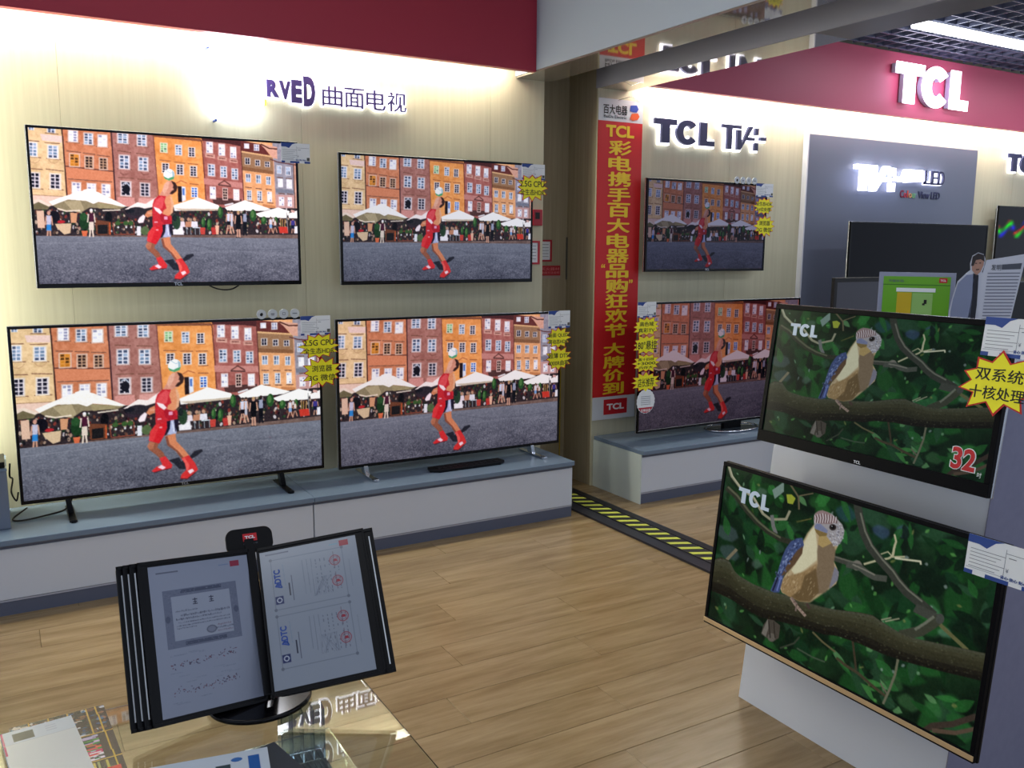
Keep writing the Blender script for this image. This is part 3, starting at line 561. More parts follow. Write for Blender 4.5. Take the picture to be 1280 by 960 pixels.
M_gloss = mat('gloss_black', (7, 7, 10), .12, spec=.3)
M_matte = mat('matte_black', (22, 22, 26), .6)
M_silver = mat('silver_trim', (190, 192, 198), .25, .9)
M_gold = mat('champagne_trim', (206, 176, 134), .35, .3)
M_chrome = mat('chrome', (220, 222, 228), .12, 1)
M_led = mat('led_white', (255, 255, 255), .5, emit=(255, 250, 226), es=7); M_ledw = mat('led_cool', (255, 255, 255), .5, emit=(244, 246, 255), es=6)
M_halo = mat('letter_halo_glow', (255, 255, 255), .5, emit=(238, 238, 255), es=3.2)  # glowing outline stands in for the letters' halo of light on the wall
M_purple = mat('dark_violet_letter', (66, 52, 110), .35)
M_navy = mat('navy_letter', (44, 46, 82), .35)
M_panelgrey = mat('slate_blue_panel', (106, 112, 130), .4)
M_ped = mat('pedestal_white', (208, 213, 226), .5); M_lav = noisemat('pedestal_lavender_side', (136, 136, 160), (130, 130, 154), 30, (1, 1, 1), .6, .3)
M_yellow = mat('star_yellow', (255, 246, 34), .45); M_redb = mat('star_red_edge', (206, 34, 30), .5); M_ink = mat('marker_ink', (20, 18, 20), .6)
M_card = mat('label_card', (238, 242, 246), .45); M_blue = mat('label_blue', (40, 72, 150), .45); M_line = mat('label_print', (120, 126, 140), .6)
M_banner = mat('banner_red', (206, 28, 32), .5); M_banyel = mat('banner_yellow', (244, 206, 40), .5); M_bw = mat('banner_white', (214, 218, 224), .5)
M_logor = mat('logo_red', (200, 30, 40), .5); M_whitep = mat('white_print', (240, 240, 244), .5)
M_glass = mat('clear_glass', (238, 246, 240), .0, trans=1, ior=1.45)
M_acr = mat('clear_acrylic', (200, 214, 224), .04, trans=1, ior=1.2)
M_void = mat('ceiling_void', (10, 10, 14), .9)
M_grid = mat('grid_bar_grey', (120, 126, 150), .35, .4)

# ------------------------------------------------------------------ structure
YW = 4.74
fl = MB().box(-2.5, 9.6, -1.5, 6.2, -.06, -.009).build('floor', mat('subfloor', (92, 74, 50), .6), kind='structure')
PW, PL = .193, 1.205
pk = MB().box(.0006, PL-.0006, .0006, PW-.0006, -.009, 0).mesh('plank', bev=.0011, seg=1)
for r in range(27):
    y = .15+r*PW; off = (r*.4317 % 1)*PL
    xr = (-.9, 5.2) if y < 3 else (-.9, 7.0)
    k = 0; x = xr[0]-off
    while x < xr[1]:
        if not (y+PW > 4.9 and x+PL < 2.5):
            o = link('plank', pk, M_plank, fl); o.location = (x, y, 0)
        x += PL
MB().box(-2.5, -1.5, -1.5, 6.2, -.009, -.0005).build('floor_border', M_plank, fl)

def wall(name, x0, x1, y, z1, m, step=1.143, start=None):
    root = MB().box(x0+(.024 if x0 > 3 else 0), x1-(.024 if x1 < 3 else 0), y+.012, y+.12, 0, z1).build(name, mat('wall_core', (150, 146, 124), .7), kind='structure')
    xs = [x0]; x = (start if start is not None else x0)
    while x < x1-.05:
        if x > x0+.05: xs.append(x)
        x += step
    xs.append(x1)
    for a, b in zip(xs[:-1], xs[1:]):
        MB().box(a+.0006, b-.0006, y, y+.012, 0.0, z1).build('wood_panel', m, root, bev=.0006, seg=1)
    return root
wall('wall_back_left', -1.6, 2.989, YW, 3.2, M_veneer, start=-.817)
wall('wall_back_right', 3.391, 9.4, YW, 3.2, M_veneer)
M_vd = M_veneer_dark
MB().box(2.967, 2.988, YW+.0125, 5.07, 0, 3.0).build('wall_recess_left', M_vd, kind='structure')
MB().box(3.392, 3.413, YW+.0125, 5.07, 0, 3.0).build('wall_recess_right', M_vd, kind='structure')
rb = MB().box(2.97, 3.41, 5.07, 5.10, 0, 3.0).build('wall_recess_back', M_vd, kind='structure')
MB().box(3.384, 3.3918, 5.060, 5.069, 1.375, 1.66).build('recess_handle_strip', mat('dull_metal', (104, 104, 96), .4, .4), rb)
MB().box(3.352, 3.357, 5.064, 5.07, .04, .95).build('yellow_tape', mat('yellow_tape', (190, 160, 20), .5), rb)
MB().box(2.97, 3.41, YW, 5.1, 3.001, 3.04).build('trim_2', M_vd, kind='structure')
# unseen pilaster added at the left to hold the LED strip lighting the wall
pil = MB().box(-1.2, -.42, 4.5, YW-.001, .345, 2.58).build('wall_added_pilaster_left', M_veneer, kind='structure')
MB().box(-.419, -.40, 4.64, 4.70, .4, 2.56).build('led_strip', mat('led_warm', (255, 255, 255), .5, emit=(255, 250, 214), es=20), pil)

area('pilaster_strip_light', (-.38, 4.62, 1.45), (0, math.radians(-90), 0), 2.0, .05, 26, (1, .98, .82))

# red fascia boxes with cove strips behind their lower edge
fa = MB().box(-2.4, 2.78, 4.50, 4.545, 2.59, 3.20).build('wall_fascia_left', M_red, kind='structure')
MB().box(-.5, 2.7, 4.70, YW-.002, 2.66, 2.69).build('led_strip', M_led, fa)
fb = MB().box(3.63, 9.4, 4.50, 4.545, 2.59, 3.045).build('wall_fascia_right', M_redr, kind='structure')
MB().box(3.7, 9.2, 4.70, YW-.002, 2.66, 2.69).build('led_strip', M_led, fb)
MB().box(3.63, 9.4, 4.545, YW, 2.72, 3.045).build('cove_filler', M_beam, fb); MB().box(-2.4, 2.78, 4.545, YW, 2.72, 3.19).build('cove_filler', M_beam, fa)

# cross beam with mirrored underside and the roller shutter slot
bmr = empty('ceiling_beam', (0, 0, 0), kind='structure')
MB().box(2.78, 3.03, -1.2, YW-.001, 2.60, 3.6).build('beam_body', M_beam, bmr); MB().box(3.383, 3.63, -1.2, YW-.001, 2.60, 3.6).build('beam_body', M_beam, bmr)
for y0, y1 in ((-1.2, 1.1), (1.1, 3.02), (3.02, YW-.002)):
    MB().box(2.785, 3.03, y0+.002, y1-.002, 2.59, 2.60).build('mirror_panel', M_mirror, bmr)
MB().box(3.0305, 3.3825, -1.2, YW-.002, 3.0, 3.05).build('slot_cover', M_matte, bmr); MB().box(3.373, 3.3825, -1.2, YW-.002, 2.586, 2.999).build('slot_side', mat('slot_side_shaded', (150, 150, 162), .5), bmr)  # slot side: shade on the white beam's inner face put into the grey
MB().cyl((3.17, -1.0, 2.93), .06, 5.5, 'y', 20).build('shutter_roll', M_grey, bmr)
MB().box(3.384, 3.628, 3.02, YW-.002, 2.59, 2.60).build('mirror_panel', M_mirror, bmr)
MB().box(3.384, 3.628, -1.2, 3.015, 2.588, 2.60).build('soffit_panel', mat('soffit_grey', (104, 105, 114), .45), bmr)

ce = MB().box(-2.5, 2.78, -1.5, YW, 3.2, 3.3).build('ceiling', mat('ceiling_white', (215, 216, 220), .8), kind='structure')
gr = empty('ceiling_grid', (0, 0, 0), kind='structure')
MB().box(3.63, 9.5, -1.5, 6.2, 3.75, 3.8).build('void_panel', M_void, gr)
gx = MB().box(0, 5.8, 0, .008, 0, .042).mesh('grid_bar'); gy = MB().box(0, .008, 0, 4.4, 0, .042).mesh('grid_bar')
for i in range(34):
    o = link('grid_bar', gx, M_grid, gr); o.location = (3.64, .15+i*.13, 3.052)
for i in range(42):
    o = link('grid_bar', gy, M_grid, gr); o.location = (3.75+i*.13, .1, 3.054)

# floor track of the roller shutter with hazard stripes
tr = MB().box(2.965, 3.235, 1.2, YW, .0, .012).build('trim_1', mat('track_dark_metal', (58, 60, 70), .35, .5), kind='structure')
MB().box(3.045, 3.165, 1.2, YW, .012, .016).build('track_tape', mat('track_black_tape', (22, 22, 26), .5), tr)
MB().box(3.175, 3.225, 1.2, YW, .012, .015).build('track_groove', mat('track_groove_dark', (14, 14, 22), .4), tr)
stp = MB(); stp.prismz([(3.052, .052), (3.158, 0), (3.158, .034), (3.052, .086)], 0.0161, .0172); ms = stp.mesh('hazard_stripe')
M_haz = mat('hazard_yellow', (206, 214, 84), .5)
for i in range(37):
    o = link('hazard_stripe', ms, M_haz, tr); o.location = (0, 1.3+i*.09, 0)

# fluorescent tube under the grid
tb = empty('ceiling_tube_light', (5.2, 3.83, 3.0), label='long white tube light hanging under the black ceiling grid', cat='ceiling light')
MB().box(0, 3.2, -.028, .028, .045, .058).build('housing', M_silver, tb)
MB().box(.01, 3.19, -.034, .034, -.002, .044).build('tube', M_ledw, tb, bev=.012)
area('tube_glow', (6.8, 3.8, 2.98), (0, 0, 0), 3, .06, 14, (.9, .93, 1))
area('tube_glow', (6.0, 3.83, 3.047), (math.pi, 0, 0), 1.4, .03, 3, (.75, .8, 1))

# ------------------------------------------------------------------ cabinets
def cabinet(x0, x1, label, side=False):
    t = empty('display_cabinet', (x0, 4.23, 0), label=label, cat='cabinet', group='low display cabinets along the wall')
    w_ = x1-x0; D = YW-4.23-.003
    MB().box(.003, w_-.003, .014, D, .062, .316).build('body', M_white, t)
    MB().box(.003, w_-.003, 0, .013, .072, .298).build('front_panel', M_white, t, bev=.0015)
    MB().box(.003, w_-.003, -.0, .013, .0625, .070).build('trim_strip', mat('pale_trim', (170, 172, 186), .4), t)
    MB().box(.003, w_-.003, .004, D, .0, .0615).build('plinth', M_plinth, t)
    MB().box(.003, w_-.003, .004, .013, .299, .3165).build('grip_rail', M_plinth, t)
    MB().box(-.0 if side else .001, w_-.001, -.022, D, .317, .343).build('worktop', M_top, t, bev=.003)
    if side: MB().box(-.006, .002, -.004, D, 0, .3165).build('side_panel', mat('side_panel_greenish', (204, 214, 210), .3), t)
    return t
cabinet(-.265, 1.317, 'white low cabinet with blue-grey top, left unit, under the largest screen')
c2 = cabinet(1.317, 2.898, 'white low cabinet with blue-grey top ending at the recess beside the floor track')
cabinet(3.414, 4.99, 'white low cabinet right of the recess with its pale end panel showing', True)
cabinet(4.995, 6.57, 'white low cabinet half hidden behind the sloping white pedestal')
cabinet(6.575, 8.15, 'white low cabinet farthest right behind the pedestal')

# box with black player, left edge
b = empty('speaker_box', (-.272, 4.52, .344), label='grey box on the cabinet at the left edge beside the largest screen', cat='box')
MB().box(-.26, .262, -.14, .14, 0, .262).build('body', mat('grey_box', (112, 122, 140), .4), b, bev=.004)
MB().box(-.262, .264, -.144, .144, .263, .275).build('lid', M_top, b)
d = empty('media_player', (-.195, 4.47, .62), label='black flat media player on the grey box at the left edge', cat='player')
MB().box(-.15, .18, -.09, .10, .001, .028).build('body', M_black, d, bev=.004); MB().box(-.1, .1, -.0915, -.09, .01, .018).build('display_window', M_gloss, d)

# ------------------------------------------------------------------ televisions
TVR = {}
def tv(name_label, W, H, loc, pic, smat, R=None, bezel=.012, chin=.02, feet=None, frame_m=None, edge_m=None, chin_m=None, group='televisions showing the same film', depth=.045, logo=None, kind='wall'):
    """origin bottom left of the front face; x right, z up, y backwards"""
    t = empty('television', loc, R, label=name_label, cat='television', group=group)
    fm = frame_m or M_gloss
    mb = MB(); b = bezel
    mb.box(0, W, -.0, .016, 0, chin); mb.box(0, W, 0, .016, H-b, H); mb.box(0, b, 0, .016, chin, H-b); mb.box(W-b, W, 0, .016, chin, H-b)
    mb.build('bezel', fm, t, bev=.0012, seg=1)
    MB().box(b, W-b, .005, .016, chin, H-b).build('screen_glass', M_gloss, t)
    put_pic('screen', pic, smat, t, b, W-b, chin, H-b, .0048) if pic is not None else MB().box(b, W-b, .003, .0049, chin, H-b).build('screen', smat, t)
    MB().box(-.0015, W+.0015, .0165, .026, -.0015, H+.0015).build('frame_edge', edge_m or M_silver, t, bev=.002)
    MB().prism([(.02, .02), (W-.02, .02), (W-.02, H-.02), (.02, H-.02)], .0265, depth).build('back_shell', M_matte, t, bev=.006)
    if kind == 'wall' and R is None:
        MB().box(W/2-.2, W/2+.2, depth+.0005, YW-loc[1]-.001, H/2-.12, H/2+.12).build('wall_bracket', M_matte, t)
    if logo:
        lw = logo; text('TCL', (W/2-lw, W/2+lw, .004, .004+lw*.75), M_silver, t, name='brand_lettering', depth=.001, y=-.0011, bold=.03)
    if chin_m: MB().box(.0, W, -.003, -.0003, .006, chin-.004).build('lower_trim', chin_m, t, bev=.001)
    if feet:
        for fx in feet:
            mb = MB(); fz = .3445-loc[2]
            mb.prism([(fx-.012, .004), (fx+.012, .004), (fx+.022, fz+.008), (fx-.002, fz+.008)], -.002, .05)
            mb.box(fx-.006, fx+.026, -.13, .15, fz, fz+.009)
            mb.prism([(fx+.0, fz), (fx+.02, fz), (fx+.02, fz+.014), (fx, fz+.014)], -.14, -.1)
            mb.build('foot', M_black if feet[0] < .3 and W > 1.41 and loc[0] < 1 else M_chrome, t, bev=.002)
    return t
S1 = screen_mat('screen_light_bright', 1.15, (255, 248, 250)); S2 = screen_mat('screen_light_upper_middle', .78, (246, 246, 255), .1)
S3 = screen_mat('screen_light_lower_left', .92); S4 = screen_mat('screen_light_lower_middle', .80, (255, 246, 250))
S5 = screen_mat('screen_light_upper_right', .26, (214, 214, 255), .1); S6 = screen_mat('screen_light_lower_right', .27, (255, 220, 240), .1)
B1 = screen_mat('screen_light_bird_upper', .82, (230, 240, 245), .2, .08); B2 = screen_mat('screen_light_bird_lower', .95, (245, 250, 250), .2, .08)
G = 'televisions showing the same film'
tv('large wall television at upper left showing a footballer, mounted high, upper left of four', 1.238, .73, (.171, 4.62, 1.392), PLAZA, S1, logo=.02)
tv('wall television at upper middle beside the recess, footballer on screen', 1.21, .702, (1.631, 4.62, 1.384), PLAZA, S2)
tv('largest television on black feet on the left cabinet, footballer on screen', 1.42, .812, (.037, 4.47, .42), PLAZA, S3, feet=(.19, 1.19), chin=.016, logo=.018)
tv('television on chrome feet on the cabinet beside the recess, footballer on screen', 1.415, .812, (1.54, 4.47, .398), PLAZA, S4, feet=(.15, 1.22), chin=.016)
tv('dim wall television right of the red banner, footballer on screen', 1.09, .61, (3.727, 4.64, 1.436), PLAZA, S5, chin=.016, bezel=.014, logo=.02)
t6 = tv('dim television on an oval chrome stand below the wall set, right of the banner', 1.45, .85, (3.552, 4.45, .396), PLAZA, S6, chin=.016)
fz = .3445-.396
mb = MB(); ring = [(.86+.22*math.cos(a), .03+.13*math.sin(a)) for a in np.linspace(0, 2*math.pi, 37)[:-1]]; n = len(ring)
mb.tube([(x, y, fz+.0065) for x, y in ring+[ring[0]]], .0065); mb.build('stand_ring', M_chrome, t6, smooth=True)
MB().box(.78, .94, .02, .05, fz+.004, .02).build('stand_neck', M_black, t6)
MB().prismz([(x*.93+.06, y*.9) for x, y in ring], fz+.0004, fz+.004).build('stand_plate', mat('smoked_plate', (60, 68, 76), .1), t6)
off = mat('switched_off_screen', (14, 14, 20), .14, spec=.16)
tv('large switched-off black television in front of the slate panel, thin silver frame', 1.65, .94, (5.33, 4.32, .85), None, off, chin=.014, group='switched-off televisions', kind='stand')
# far-right screen: colourful reflections painted as a glowing rainbow picture
pr = Pic(220, 124, [(0, 0), (220, 0), (220, 124), (0, 124)], (14, 14, 20)); pr.T = None
for x in range(2, 120, 2):
    for y in range(22, 56, 2):
        h = (x*1.7+y*4) % 130/130; e = max(0, 1-abs(y-38-9*math.sin(x*.13))/15)
        c = np.array([max(0, 1-abs(h-k)*3.2) for k in (0, .35, .7)])*235*e+14; pr.fill(np.array([(x, y), (x+2, y), (x+2, y+2), (x, y+2)]), c)
pr.blur(2)
tv('wall television cut by the right edge with rainbow reflections painted on black', 1.1, .62, (7.60, 4.62, 1.355), pic_mesh('rainbow_reflection', np.clip(pr.a, 0, 255)/255), screen_mat('screen_rainbow_reflection', 1.0), chin=.016, group='televisions at the far right')
tv('black switched-off television under the rainbow screen at the right edge', 1.3, .9, (7.42, 4.47, .42), None, off, chin=.016, feet=(.2, 1.05), group='switched-off televisions')
sb = empty('display_podium', (5.2, 4.04, 0), label='dark podium behind the bird screens carrying a small television', cat='podium')
MB().box(-.32, .5, -.16, .16, 0, .86).build('body', M_panelgrey, sb, bev=.004)
ts = tv('small black-framed switched-off television left of the green card', .80, .50, (4.80, 3.99, .905), None, mat('off_screen_grey', (62, 62, 72), .35), bezel=.028, chin=.05, group='switched-off televisions', frame_m=M_matte, edge_m=M_matte, kind='stand')
MB().box(.3, .5, -.06, .1, -.0445, -.035).build('stand_foot', M_matte, ts); MB().box(.36, .44, .0, .03, -.036, .01).build('stand_neck', M_matte, ts)
dp = empty('display_podium', (6.1, 4.36, 0), label='grey podium under the large switched-off television', cat='podium')
dp.location = (6.15, 4.36, .3445)
MB().box(-.5, .5, -.09, .14, 0, .496).build('body', M_panelgrey, dp, bev=.004)

# ------------------------------------------------------------------ slate panel on the right wall
sp = MB().box(5.275, 7.35, 4.70, YW-.001, .345, 2.434).build('wall_panel_slate', M_panelgrey, kind='structure', bev=.003)
MB().box(5.262, 5.274, 4.692, YW-.001, .345, 2.434).build('panel_edge', mat('panel_edge_white', (208, 210, 220), .4), sp)

# ------------------------------------------------------------------ lettering signs
def sign(label, cat='sign', **k): return empty('illuminated_sign', (0, 0, 0), label=label, cat=cat, **k)
s = sign('backlit violet RVED letters and four Chinese characters beside a glaring lit plate')
s.location = (0, YW, 0)
cu = [(.99, 2.545), (1.27, 2.585), (1.285, 2.555), (1.262, 2.30), (1.18, 2.275), (1.11, 2.255), (1.06, 2.225), (1.018, 2.225), (1.0, 2.36)]
MB().prism(cu, -.05, -.012).build('lit_plate', mat('bare_led_plate', (255, 255, 255), .5, emit=(236, 240, 255), es=6), s, bev=.004)
MB().cyl((1.019, -.053, 2.21), .006, .05, 'y', 8).build('plate_peg', M_blue, s); MB().cyl((.997, -.053, 2.555), .006, .05, 'y', 8).build('plate_peg', M_blue, s)
for x, z in ((1.277, 2.47), (1.277, 2.32)): MB().box(x-.008, x+.004, -.03, -.012, z-.014, z+.014).build('amber_edge', mat('amber', (240, 220, 60), .5, emit=(250, 230, 60), es=1.2), s)
RV = [('R', 1.284, 1.348, 2.350, 2.436), ('V', 1.349, 1.411, 2.343, 2.436), ('E', 1.412, 1.470, 2.331, 2.447), ('D', 1.476, 1.540, 2.318, 2.470)]
for ch, a, b_, z0, z1 in RV:
    text(ch, (a, b_, z0, z1), M_purple, s, name='letter', depth=.012, y=-.034, bold=.06); text(ch, (a-.008, b_+.008, z0-.008, z1+.008), M_halo, s, name='letter_glow', depth=.008, y=-.021, bold=.085)
for i, ch in enumerate('曲面电视'):
    a = 1.578+i*.1235
    text(ch, (a, a+.111, 2.330, 2.434), M_purple, s, name='letter', depth=.012, y=-.034, bold=.0); text(ch, (a-.007, a+.118, 2.323, 2.441), M_halo, s, name='letter_glow', depth=.008, y=-.021, bold=.045)
area('sign_glow', (1.13, 4.66, 2.40), (math.radians(90), 0, 0), .25, .3, 3, (.9, .93, 1))
s = sign('backlit navy TCL and TV plus letters on the oak wall above the dim wall television'); s.location = (0, YW, 0)
logo_tcl(MB(), 3.820, 4.345, 2.283, 2.437, -.045, -.025).build('letter', M_navy, s); logo_tcl(MB(), 3.820, 4.345, 2.283, 2.437, -.0245, -.006, g=.013).build('letter_glow', M_halo, s)
logo_tvplus(MB(), 4.415, 4.835, 2.276, 2.440, -.045, -.025).build('letter', M_navy, s); logo_tvplus(MB(), 4.415, 4.835, 2.276, 2.440, -.0245, -.006, g=.012).build('letter_glow', M_halo, s)
s = sign('backlit dark letters on the oak wall cut by the right edge of the photo'); s.location = (0, YW, 0)
logo_tcl(MB(), 7.81, 8.33, 2.283, 2.437, -.045, -.025).build('letter', M_navy, s); logo_tcl(MB(), 7.81, 8.33, 2.283, 2.437, -.0245, -.006, g=.013).build('letter_glow', M_halo, s)
s = sign('big glowing white TCL block letters on the red fascia'); s.location = (0, 4.499, 0)
logo_tcl(MB(), 5.87, 6.74, 2.685, 2.955, -.055, -.012).build('letter', mat('letter_return_grey', (170, 170, 190), .4), s)
logo_tcl(MB(), 5.868, 6.742, 2.683, 2.957, -.064, -.056, g=.008).build('letter_face', mat('lit_letter_face', (255, 255, 255), .4, emit=(250, 244, 255), es=5), s)
area('sign_glow', (6.3, 4.36, 2.82), (math.radians(90), 0, 0), .8, .25, 1.7, (.80, .62, 1))
s = sign('glaring white TV plus QLED letters on the slate panel above a small coloured line'); s.location = (-.0, 4.698, 0); s.scale = (1.035, 1, 1.035); s.location.z = -.056
M_glare = mat('glaring_letter', (255, 255, 255), .5, emit=(226, 228, 255), es=3.5)
logo_tvplus(MB(), 5.58, 6.12, 2.03, 2.213, -.04, -.003, g=.003).build('letter', M_glare, s)
MB().prism([(6.14, 2.205), (6.36, 2.205), (6.37, 2.12), (6.15, 2.105), (6.12, 2.15)], -.05, -.003).build('letter', M_glare, s, bev=.01)
for i, ch in enumerate('LED'):
    text(ch, (6.385+i*.086, 6.46+i*.086, 2.098, 2.205), M_glare, s, name='letter', depth=.02, y=-.03, bold=.07); text(ch, (6.37+i*.086, 6.44+i*.086, 2.10, 2.205), M_navy, s, name='letter_side', depth=.02, y=-.052, bold=.0)
for ch, a, b_, c in (('C', 6.14, 6.18, (120, 20, 50)), ('o', 6.185, 6.215, (190, 60, 80)), ('l', 6.225, 6.235, (210, 80, 60)), ('o', 6.245, 6.28, (210, 150, 100)), ('u', 6.285, 6.315, (120, 170, 120)), ('r', 6.32, 6.34, (110, 150, 140))):
    text(ch, (a, b_, 1.993, 2.05 if ch in 'Cl' else 2.03), mat('print_'+ch, c, .5), s, name='letter', depth=.004, y=-.005, bold=.02)
text('View LED', (6.36, 6.635, 1.993, 2.048), M_navy, s, name='letter', depth=.004, y=-.005, bold=.02)
area('sign_glow', (6.0, 4.60, 2.13), (math.radians(90), 0, 0), .6, .15, .45, (.6, .65, 1))

# ------------------------------------------------------------------ banner
bn = empty('hanging_banner', (3.385, 4.725, .43), label='tall red vertical banner with yellow Chinese characters on the oak wall', cat='banner')
MB().box(0, .352, -.004, .002, .175, 1.962).build('cloth', M_banner, bn)
MB().box(0, .352, -.004, .002, 1.9625, 2.10).build('header', M_bw, bn); MB().box(0, .352, -.004, .002, 0.02, .1745).build('footer', M_bw, bn)
MB().tube([(.15, -.004, 2.095), (.25, -.01, 2.125), (.33, -.004, 2.095)], .0015, 5).build('hanging_wire', M_silver, bn)
text('百大电器', (.035, .225, 2.005, 2.065), M_ink, bn, depth=.0008, y=-.005, bold=.02); text('BaiDa Electric', (.04, .22, 1.982, 2.000), M_ink, bn, depth=.0008, y=-.005)
MB().prism([(.245, 2.035), (.25, 2.07), (.30, 2.075), (.315, 2.05), (.30, 2.03), (.27, 2.03)], -.0055, -.0045).build('emblem_upper', mat('emblem_blue', (40, 70, 170), .5), bn)
MB().prism([(.245, 1.985), (.26, 2.02), (.31, 2.026), (.325, 2.005), (.31, 1.985), (.27, 1.975)], -.0055, -.0045).build('emblem_lower', mat('emblem_orange', (230, 96, 40), .5), bn)
text('TCL', (.06, .285, 1.865, 1.94), M_banyel, bn, depth=.0008, y=-.005, bold=.04)
zt = 1.843
seq = [c for c in '彩电携手百大电器品购狂欢节']; 
for i, ch in enumerate(seq):
    h = .0918; z1 = 1.845-i*.0985
    text(ch, (.083, .268, z1-h, z1), M_banyel, bn, depth=.0008, y=-.005, bold=.03)
text('“', (.045, .075, 1.845-8*.0985-.025, 1.845-8*.0985+.0), M_banyel, bn, depth=.0008, y=-.005, bold=.02); text('”', (.275, .305, 1.845-9*.0985-.03, 1.845-9*.0985-.005), M_banyel, bn, depth=.0008, y=-.005, bold=.02)
for i, ch in enumerate('大牌价到'):
    z1 = .535-i*.0885
    text(ch, (.078, .255, z1-.082, z1), M_banyel, bn, depth=.0008, y=-.005, bold=.03)
MB().box(.09, .285, -.0052, -.0042, .052, .155).build('footer_badge', M_logor, bn, bev=.0); text('TCL', (.115, .26, .082, .125), M_whitep, bn, depth=.0006, y=-.006, bold=.04)

# ------------------------------------------------------------------ red wall notices by the recess
nb = empty('fire_call_box', (2.90, YW, 1.725), label='small red call box on the oak wall right of the upper middle television', cat='call box')
MB().box(.0, .068, -.03, -.001, 0, .098).build('body', mat('call_box_red', (170, 26, 44), .4), nb, bev=.004); MB().box(.014, .045, -.033, -.0305, .04, .08).build('window', M_matte, nb)
def notice(loc, w_, h_, label, plate=False):
    t = empty('wall_notice', loc, label=label, cat='notice', group='red wall notices by the recess')
    if plate:
        MB().box(0, w_, -.004, -.001, h_*.22, h_).build('board', mat('notice_red', (176, 30, 44), .5), t); MB().box(0, w_, -.004, -.001, 0, h_*.2).build('lower_strip', mat('notice_pale', (176, 150, 140), .5), t)
        text('灭火器材', (.008, w_-.008, h_*.62, h_*.86), mat('notice_print', (224, 130, 130), .5), t, depth=.0005, y=-.005); text('使用方法说明', (.008, w_-.008, h_*.34, h_*.54), mat('notice_print2', (224, 130, 130), .5), t, depth=.0005, y=-.005)
    else:
        mb = MB(); f = .012; mb.box(0, w_, -.01, -.001, 0, f); mb.box(0, w_, -.01, -.001, h_-f, h_); mb.box(0, f, -.01, -.001, f, h_-f); mb.box(w_-f, w_, -.01, -.001, f, h_-f); mb.build('frame', mat('frame_red', (176, 24, 44), .4), t)
        MB().box(f, w_-f, -.004, -.001, f, h_-f).build('sheet', M_card, t)
        mb = MB()
        for k in range(5): mb.box(f+.008, w_-f-.012, -.0048, -.0042, f+.02+k*.02, f+.023+k*.02)
        mb.build('print', M_line, t)
notice((2.858, YW, 1.487), .105, .145, 'red framed notice on the wall half behind the upper middle television')
notice((3.16, 5.069, 1.497), .105, .145, 'red framed notice on the back of the recess'); notice((3.175, 5.069, 1.385), .163, .085, 'red lettered plate below the framed notice in the recess', True)

# ------------------------------------------------------------------ price labels, badges, star cards
def label_card(loc, w_, h_, lab, R=None):
    t = empty('price_label', loc, R, label=lab, cat='price label', group='white price labels on the televisions')
    MB().box(0, w_, -.0015, 0, 0, h_).build('card', M_card, t)
    MB().prism([(0, h_*.80), (w_*.16, h_*.80), (w_*.27, h_*.74), (w_*.38, h_*.93), (w_*.5, h_), (0, h_)], -.0022, -.0016).build('header', M_blue, t)
    MB().box(0, w_*.12, -.0022, -.0016, 0, h_*.1).build('footer', M_blue, t); MB().box(w_*.3, w_*.62, -.0022, -.0016, 0, h_*.1).build('footer', M_blue, t); MB().box(w_*.8, w_, -.0022, -.0016, 0, h_*.1).build('footer', M_blue, t)
    mb = MB()
    for k in range(6): mb.box(w_*.05, w_*(.42+.06*(k % 3)), -.0021, -.0016, h_*(.20+k*.09), h_*(.213+k*.09))
    mb.box(w_*.535, w_*.54, -.0021, -.0016, h_*.17, h_*.86); mb.box(w_*.54, w_*.97, -.0021, -.0016, h_*.76, h_*.772); mb.box(w_*.58, w_*.68, -.0021, -.0016, h_*.66, h_*.68); mb.box(w_*.02, w_*.97, -.0021, -.0016, h_*.16, h_*.168)
    mb.build('print_lines', M_line, t)
    text('¥', (w_*.56, w_*.60, h_*.3, h_*.4), M_line, t, depth=.0004, y=-.0022)
    text('省心 放心 贴心', (w_*.50, w_*.86, h_*.12, h_*.21), M_blue, t, depth=.0004, y=-.0023, bold=.02); MB().box(w_*.885, w_*.985, -.0022, -.0016, h_*.13, h_*.30).build('stamp', mat('stamp_dark', (90, 92, 88), .6), t)
    return t
def badge(loc, c, lab, k):
    t = empty('round_badge', loc, label=lab, cat='badge', group='round badges on the television tops')
    MB().cyl((0, -.004, 0), .024, .004, 'y', 24).build('disc', mat('badge_silver', (206, 212, 218), .35), t)
    mb = MB()
    if k == 0: mb.prism([(-.006, -.008), (.003, -.01), (.008, 0), (.004, .008), (-.004, .006), (-.008, .0)], -.0048, -.0041)
    elif k == 1: mb.box(-.009, .009, -.0048, -.0041, -.001, .003); mb.box(-.007, .007, -.0048, -.0041, -.007, -.004)
    elif k == 2: mb.box(-.007, .007, -.0048, -.0041, -.007, -.005); mb.box(-.007, .007, -.0048, -.0041, .005, .007); mb.box(-.007, -.005, -.0048, -.0041, -.005, .005); mb.box(.005, .007, -.0048, -.0041, -.005, .005)
    else: mb.box(-.012, .012, -.0048, -.0041, -.002, .002)
    mb.build('mark', M_plinth if k else M_ink, t); MB().box(-.006, .006, -.0035, .012, -.032, -.020).build('clip', M_matte, t)
for i in range(4):
    badge((1.150+i*.0565, 4.462, 1.252), None, ['leftmost round badge, dark dot, on the largest television', 'second round badge with two lines on the largest television', 'third round badge with a square on the largest television', 'rightmost round badge with one line on the largest television'][i], i)
    badge((4.506+i*.056, 4.632, 2.062), None, ['leftmost round badge, dark dot, on the dim wall television', 'second round badge with two lines on the dim wall television', 'third round badge with a square on the dim wall television', 'rightmost round badge with one line on the dim wall television'][i], i)
label_card((1.318, 4.605, 2.014), .150, .100, 'white price label at the top right corner of the upper left television')
